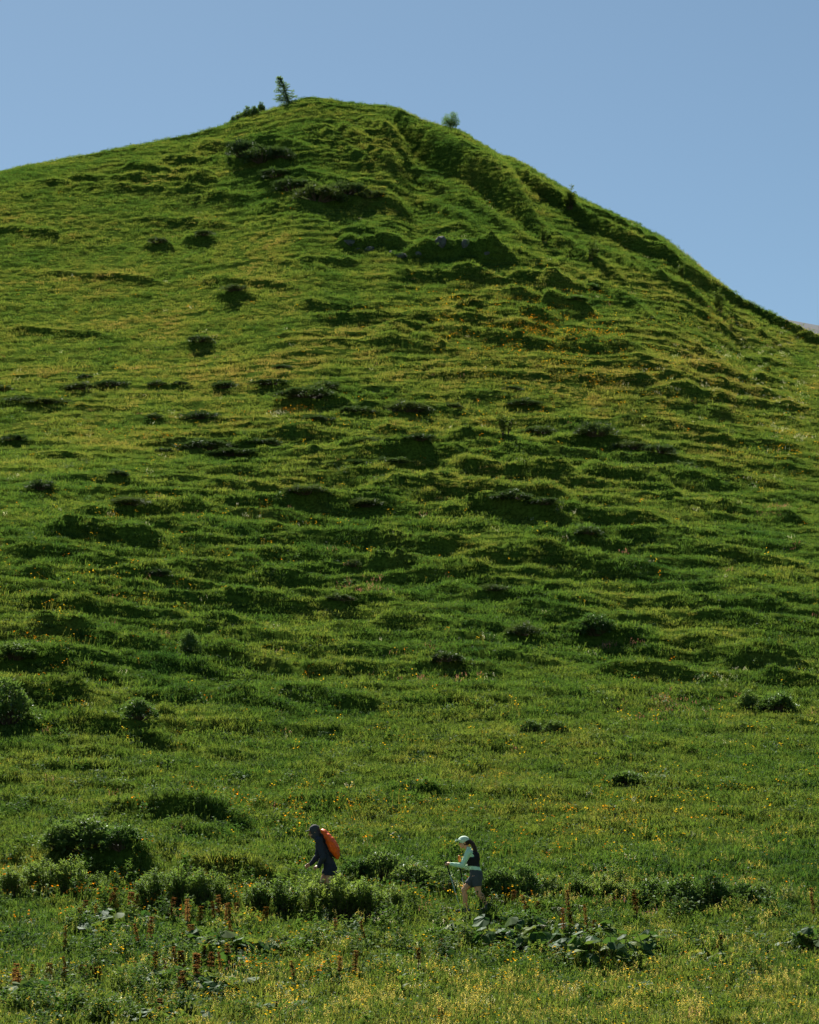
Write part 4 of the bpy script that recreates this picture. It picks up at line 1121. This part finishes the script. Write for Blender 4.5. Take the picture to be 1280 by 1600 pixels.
elF, wrF = P(496, 1337, 0.21), P(485, 1350.5, 0.16)
for a, e, w in ((shN, elN, wrN), (shF, elF, wrF)): B.chain([a, e, w], [0.052, 0.042, 0.030])
hand(B, wrN, Vector((-0.9, 0.15, -0.3)), Vector((0.1, 0.9, -0.4)), Z_, 0.9, 1.05)
hand(B, wrF, Vector((-0.85, -0.1, -0.35)), Vector((0.1, -0.9, -0.4)), Z_, 0.9, 1.05)
B.chain([P(498.5, 1312), P(494, 1305)], [0.062, 0.058])
f, sd, up = head(B, hd, Vector((-1, -0.06, -0.34)), 1.04)
man = B.build('person', m_skin2, voxel=0.0065, smooth=3, label='man hiker in dark navy clothes and cap leaning forward under an orange pack', category='person')
B = Blob()   # hooded jacket
B.loft([(P(514.5, 1350), 0.142, 0.185, 0.15), (P(511, 1340), 0.135, 0.172, 0.3), (P(506, 1328), 0.14, 0.188, 0.35), (P(502, 1319), 0.138, 0.205, 0.4), (P(499.5, 1312.5), 0.1, 0.18, 0.4), (P(496.5, 1307.5), 0.075, 0.09, 0.4), (P(494.5, 1305), 0.072, 0.08, 0.4)])
for a, e, w in ((shN, elN, wrN), (shF, elF, wrF)): B.chain([a, a.lerp(e, .5), e, e.lerp(w, .5), w.lerp(e, 0.03)], [0.078, 0.070, 0.060, 0.054, 0.042])
B.build('jacket', m_navy, man, 0.009, 2, 0.006)
B = Blob()   # dark hood and neck gaiter round the head
B.ball(hd + up * 0.026 - f * 0.026, (0.112, 0.098, 0.118)); B.limb(hd - f * 0.03, P(496.5, 1308.5), 0.092, 0.088); B.ball(hd - up * 0.075 + f * 0.028, (0.062, 0.064, 0.052))
B.build('hood', m_char, man, 0.008, 2, 0.004)
B = Blob()   # peak of the cap
B.ball(hd + up * 0.058 + f * 0.105, (0.062, 0.078, 0.012), Euler((0, -0.3, 0)).to_quaternion())
B.build('cap_peak', m_char, man, 0.006, 1)
B = Blob()
for sg in (-1, 1): B.ball(hd + f * 0.094 + sd * 0.034 * sg + up * 0.004, 0.011)
B.build('eyes', m_eye, man, 0.004, 0)
B = Blob()   # loose shorts
B.loft([(P(516.8, 1364), 0.135, 0.182, 0.1), (P(516, 1354), 0.142, 0.188, 0.1), (P(513.5, 1346), 0.128, 0.176, 0.15)])
for hp, kn in ((hipN, kneN), (hipF, kneF)): B.limb(hp, hp.lerp(kn, 0.5), 0.112, 0.108, ends=False)
B.build('shorts', m_navy2, man, 0.009, 2, 0.005)
for an, td in ((ankF, Vector((-1, 0, 0.02))), (ankN, Vector((-0.85, 0, -0.5)))):
    B = Blob(); foot(B, an, td, 0.2, 0.053); B.limb(an, an - Z_ * 0.05, 0.05, 0.053); B.build('shoe', m_shoe, man, 0.009, 2)

# backpack under its orange rain cover
root = bpy.data.objects.new('backpack', None); COL.objects.link(root); root.location = P(515, 1340)
root['label'] = 'bright orange rain-covered backpack on the leaning hiker'; root['category'] = 'backpack'
bpy.context.view_layer.update()
B = Blob()
B.loft([(P(508, 1297), 0.055, 0.10, 0.4), (P(507.5, 1299), 0.09, 0.14, 0.4), (P(512, 1306), 0.14, 0.185, 0.4), (P(516.5, 1315), 0.165, 0.205, 0.38), (P(519.5, 1324), 0.162, 0.21, 0.35), (P(521.5, 1332), 0.135, 0.195, 0.4), (P(523.5, 1338), 0.08, 0.15, 0.5), (P(525.5, 1341.5), 0.035, 0.10, 0.6)], 22)
B.build('rain_cover', m_orng, root, 0.009, 2, 0.020)
B = Blob()
B.loft([(P(505, 1304), 0.10, 0.13, 0.4), (P(511.5, 1322), 0.12, 0.15, 0.38), (P(518, 1338), 0.09, 0.14, 0.45)], 18)
B.build('back_panel', m_blk, root, 0.012, 2)
for sg in (-1, 1):
    B = Blob(); B.chain([P(505, 1308, 0.12 * sg), P(499, 1310.5, 0.135 * sg), P(495.5, 1318, 0.14 * sg), P(499, 1328, 0.15 * sg), P(509, 1334, 0.165 * sg)], [0.024] * 5); B.build('shoulder_strap', m_blk, root, 0.01, 2)
bpy.data.scenes.remove(TMP)
# ------------------------------------------------------------------ flowers and herbs of the meadow (uncountable)
def flower_set(cname, kind, mats):
    global proto_col
    proto_col = bpy.data.collections.new(cname)
    rr = random.Random(cname)
    for v in range(5):
        V, Fc, mi = [], [], []
        for i in range({'disc': 4, 'spike': 6, 'mound': 6}[kind]):
            a = rr.uniform(0, 6.283); q = 0.16 * math.sqrt(rr.random()); x, y = q * math.cos(a), q * math.sin(a)
            h = rr.uniform(0.2, 0.36) if kind == 'disc' else rr.uniform(0.16, 0.30)
            blade(V, Fc, x, y, rr.uniform(0, 6.28), 0.05, h, 0.006, 0.05); mi += [0] * (len(Fc) - len(mi))
            if kind == 'disc':
                r = rr.uniform(0.011, 0.020); tx, ty = rr.uniform(-.5, .5), rr.uniform(-.6, .3); j = len(V)
                V.append((x, y, h + 0.008))
                for t in range(7):
                    b_ = t * 0.8976; V.append((x + r * math.cos(b_), y + r * math.sin(b_), h + 0.012 + r * (tx * math.cos(b_) + ty * math.sin(b_))))
                Fc += [(j, j + 1 + t, j + 1 + (t + 1) % 7) for t in range(7)]
            else:
                for t in range(5):
                    zz = h * (0.72 + 0.07 * t); b_ = rr.uniform(0, 6.28); s = rr.uniform(0.010, 0.018); j = len(V)
                    ca, sa = math.cos(b_), math.sin(b_)
                    V += [(x, y, zz), (x + s * (ca - .5 * sa), y + s * (sa + .5 * ca), zz + s), (x + 1.8 * s * ca, y + 1.8 * s * sa, zz + s * .8), (x + s * (ca + .5 * sa), y + s * (sa - .5 * ca), zz + s * 1.2)]
                    Fc.append((j, j + 1, j + 2, j + 3))
            mi += [1] * (len(Fc) - len(mi))
        tuft(cname + '_sprig', mats, V, Fc, mi)
    return proto_col

def scatter_flowers(name, dens, seed, coll, label, pyr=(300, 1680)):
    x, y, z, a, b_ = scatter(dens, seed, pyr=pyr)
    n = len(x)
    r_ = np.random.default_rng(seed)
    rot = np.stack([r_.normal(0, 0.15, n), r_.normal(0, 0.15, n), r_.uniform(0, 6.283, n)], -1)
    instancer(name, np.stack([x, y, z], -1), rot, r_.uniform(0.75, 1.25, n), r_.random(n), r_.integers(0, 5, n), coll, kind='stuff', label=label, category='flowers')

def mask(bl, base=0.0, mul=1.5):
    def f(px, py, y):
        s = np.zeros_like(px) + base
        for (cx, cy, wx, wy, d) in bl: s = s + d * blob(px, py, cx, cy, wx, wy)
        cl = np.clip(0.35 + 2.1 * fbm(px / 48.0, py / 20.0, 3, 211), 0, 2.4)
        return s * cl * mul * (1 - 0.7 * (py < 460))
    return f
def forb_set(cname, m_):
    global proto_col
    proto_col = bpy.data.collections.new(cname)
    for v in range(6):
        rr = random.Random(cname + str(v)); V, Fc = [], []
        for st in range(5):
            a = rr.uniform(0, 6.28); q = 0.16 * math.sqrt(rr.random()); bx, by = q * math.cos(a), q * math.sin(a); H = rr.uniform(0.25, 0.55); lx, ly = rr.uniform(-.1, .1), rr.uniform(-.1, .1)
            blade(V, Fc, bx, by, a, 0.1, H, 0.01, 0.05)
            for i in range(26):
                t = rr.uniform(0.15, 1.0); an = rr.uniform(0, 6.28)
                leafq(V, Fc, Vector((bx + lx * t, by + ly * t, H * t)), Vector((math.cos(an), math.sin(an), rr.uniform(-.1, .9))), Vector((0, 0, 1)), rr.uniform(0.06, 0.11) * (1.2 - 0.5 * t), rr.uniform(0.025, 0.045))
        tuft(cname + '_clump', [m_], V, Fc, [0] * len(Fc))
    return proto_col
fs_y = flower_set('yellow_flowers', 'disc', [m_grass, m_yel]); fs_o = flower_set('orange_flowers', 'disc', [m_grass, m_org])
fs_p = flower_set('pale_flowers', 'spike', [m_grass, m_pale]); fs_k = flower_set('pink_flowers', 'spike', [m_grass, m_pink])
fs_w = flower_set('white_flowers', 'spike', [m_grass, m_wht])
scatter_flowers('yellow_meadow_flowers', mask([(830,535,140,70,6),(960,600,110,30,6),(700,480,120,30,3),(620,660,200,25,2),(470,1275,130,28,9),(850,1310,230,60,5),(1080,1280,200,70,4),
    (100,930,150,60,2),(640,1150,500,60,1.5),(740,1420,100,18,8),(640,1560,700,70,5),(1250,700,120,60,3),(150,260,200,20,1.5),(330,830,300,60,1.2)], 0.2), 31, fs_y,
    'tiny yellow flowers dotted over the meadow and slope')
scatter_flowers('orange_meadow_flowers', mask([(850,540,110,50,4),(235,690,45,10,9),(440,655,50,12,4),(300,1278,70,9,10),(470,1272,110,20,5),(860,1320,160,40,3),(150,1400,150,22,9),(1130,1405,75,9,26),
    (400,1417,40,8,26),(740,1422,80,12,9),(250,1430,150,30,4),(460,1530,90,18,7),(100,1010,150,50,1.5),(640,1400,90,15,5),(1060,1545,60,20,5),(880,1410,60,10,7)], 0.08), 32, fs_o,
    'scattered orange flowers in the meadow around the hikers')
scatter_flowers('pale_yellow_flowers', mask([(700,1580,700,55,42),(950,1405,130,18,45),(1150,1480,160,70,18),(460,1450,110,22,18),(1150,1330,150,40,6),(150,1480,150,60,8),(1080,1410,200,14,25)], 0.0, 0.85), 33, fs_p,
    'pale yellow flower spikes carpeting the front of the meadow', pyr=(1200, 1680))
scatter_flowers('pink_meadow_flowers', mask([(1050,1110,60,16,8),(965,1022,25,8,16),(1220,806,45,10,6),(560,925,60,20,4),(660,1060,60,30,3),(690,1430,50,20,4)], 0.05), 34, fs_k,
    'faint pink flowers scattered on the hillside')
scatter_flowers('white_meadow_flowers', mask([(425,658,16,5,22),(1150,1065,80,12,5),(600,1480,150,80,2.5),(200,1560,160,40,4),(1180,580,120,50,1.2),(1230,690,60,60,1.5)], 0.06), 35, fs_w,
    'small white flowers scattered through the grass')

def herb_set(cname, s0, s1, m_):
    global proto_col
    proto_col = bpy.data.collections.new(cname)
    rr = random.Random(cname)
    for v in range(6):
        V, Fc = [], []
        for i in range(46):
            a = rr.uniform(0, 6.283); q = 0.22 * math.sqrt(rr.random()); x, y = q * math.cos(a), q * math.sin(a)
            h = rr.uniform(0.06, 0.34) * (1 - 1.2 * q); an = rr.uniform(0, 6.28); s = rr.uniform(s0, s1); tl = rr.uniform(-0.5, 0.8)
            ca, sa = math.cos(an), math.sin(an); j = len(V)
            V += [(x, y, h), (x + s * (0.8 * ca - 0.42 * sa), y + s * (0.8 * sa + 0.42 * ca), h + s * (tl + .25)), (x + 2 * s * ca, y + 2 * s * sa, h + s * tl * 0.5), (x + s * (0.8 * ca + 0.42 * sa), y + s * (0.8 * sa - 0.42 * ca), h + s * (tl + .1))]
            Fc.append((j, j + 1, j + 2, j + 3))
        tuft(cname + '_clump', [m_], V, Fc, [0] * len(Fc))
    return proto_col
m_herb = leaf_mat('meadow_herb_leaves', [(0.0, (0.04, 0.095, 0.024)), (0.5, (0.075, 0.145, 0.032)), (1.0, (0.12, 0.18, 0.04))], trans=0.4, gloss=0.012, rough=0.5, attr='tint')
hs = herb_set('broad_herbs', 0.028, 0.065, m_herb)
x, y, z, a, b_ = scatter(mask([(120,1570,240,50,22),(330,1490,200,60,12),(640,1470,260,60,6),(100,1470,160,50,6),(150,1330,200,60,5),(900,1480,220,50,6),(650,1390,200,30,5),(1180,1480,140,60,6),
                               (600,1230,700,90,1.2),(1100,1120,200,50,1.6),(250,1240,250,60,2.5)], 0.1, 0.8), 41, pyr=(600, 1680))
n = len(x)
instancer('meadow_herbs', np.stack([x, y, z], -1), np.stack([rng.normal(0, .2, n), rng.normal(0, .2, n), rng.uniform(0, 6.28, n)], -1), rng.uniform(0.7, 1.35, n), rng.random(n), rng.integers(0, 6, n), hs,
          kind='stuff', label='low broad-leaved herbs growing among the meadow grass', category='herbs')


m_tall = leaf_mat('tall_forb_leaves', [(0.0, (0.045, 0.10, 0.024)), (0.5, (0.085, 0.150, 0.034)), (1.0, (0.14, 0.20, 0.045))], trans=0.45, gloss=0.01, rough=0.5, attr='tint')
tf = forb_set('tall_forbs', m_tall)
x, y, z, a, b_ = scatter(mask([(150,1400,180,26,9),(130,1330,110,30,7),(320,1400,120,22,8),(520,1425,160,16,9),(610,1395,75,18,8),(890,1405,105,18,7),(1090,1405,130,22,8),(100,1580,160,30,8),
    (620,1490,260,45,3.0),(330,1470,220,50,3.5),(900,1470,200,40,2.5),(160,1570,220,40,7),(1190,1480,100,40,3),(250,1275,70,14,5),(190,1360,50,20,8)], 0.0, 0.9), 47, pyr=(1150, 1680))
n = len(x)
instancer('tall_meadow_forbs', np.stack([x, y, z], -1), np.stack([rng.normal(0, .12, n), rng.normal(0, .12, n), rng.uniform(0, 6.28, n)], -1), rng.uniform(0.6, 1.25, n), rng.random(n), rng.integers(0, 6, n), tf,
          kind='stuff', label='tall leafy forbs crowding the path and the front of the meadow', category='herbs')
# ------------------------------------------------------------------ the grass itself, left out under shrubs and feet
def dens_grass(px, py, y):
    return 27 * np.clip(60 / y, 0.3, 1.2) ** 1.0
x, y, z, ppx, ppy = scatter(dens_grass, 3)
n = len(x)
pt = patchiness(x, y)
olive = 0.75 * blob(ppx, ppy, 420, 580, 700, 130) + 0.5 * blob(ppx, ppy, 1150, 620, 330, 110) + 0.3 * blob(ppx, ppy, 150, 400, 350, 120) \
    + 0.20 * blob(ppx, ppy, 800, 1190, 500, 80) + 0.5 * blob(ppx, ppy, 800, 1570, 700, 60) - 0.16 * blob(ppx, ppy, 640, 950, 800, 150) - 0.18 * blob(ppx, ppy, 600, 1310, 700, 60)
tint = np.clip(0.43 + 0.55 * (pt - 0.5) + 0.36 * olive + rng.normal(0, 0.10, n), 0, 1)
grid = {}
for (ex_, ey_, er_) in EXCL:
    for a_ in range(int((ex_ - er_) // 1), int((ex_ + er_) // 1) + 1):
        for b_ in range(int((ey_ - er_) // 1), int((ey_ + er_) // 1) + 1): grid.setdefault((a_, b_), []).append((ex_, ey_, er_))
keep = np.ones(n, bool)
cx_ = np.floor(x).astype(int); cy_ = np.floor(y).astype(int)
key = (cx_ + 500) * 1000 + cy_
order = np.argsort(key, kind='stable'); ks = key[order]
for (a_, b_), lst in grid.items():
    k0 = (a_ + 500) * 1000 + b_
    i0, i1 = np.searchsorted(ks, [k0, k0 + 1]); ids = order[i0:i1]
    for (ex_, ey_, er_) in lst: keep[ids] &= (x[ids] - ex_) ** 2 + (y[ids] - ey_) ** 2 > er_ * er_
x, y, z, ppx, ppy, tint = x[keep], y[keep], z[keep], ppx[keep], ppy[keep], tint[keep]
n = len(x)
near = ppy + rng.normal(0, 60, n) > 1080
g_short = grass_set('short_grass', 7, 56, 0.045, 0.135, 0.25, 0.009, 0.015, seeds=0, forb=5)
g_mead = grass_set('meadow_grass', 8, 84, 0.05, 0.165, 0.23, 0.006, 0.011, seeds=1, forb=12)
scl = rng.uniform(0.7, 1.25, n) * (1 + 0.35 * perlin(x / 2.0, y / 2.0, 131))
rot = np.stack([rng.normal(0, 0.13, n) + 0.1, rng.normal(0, 0.13, n), rng.uniform(0, 6.283, n)], -1)
pick = rng.integers(0, 7, n)
s_ = ~near
instancer('hillside_grass', np.stack([x, y, z - 0.01], -1)[s_], rot[s_], scl[s_], tint[s_], pick[s_], g_short, kind='stuff',
          label='short green turf covering the upper hillside', category='grass')
pick = rng.integers(0, 8, n)
s_ = near
instancer('meadow_grass', np.stack([x, y, z - 0.01], -1)[s_], rot[s_], scl[s_], tint[s_], pick[s_], g_mead, kind='stuff',
          label='tall lush meadow grass around the hikers and in the foreground', category='grass')
print('TUFTS', n)
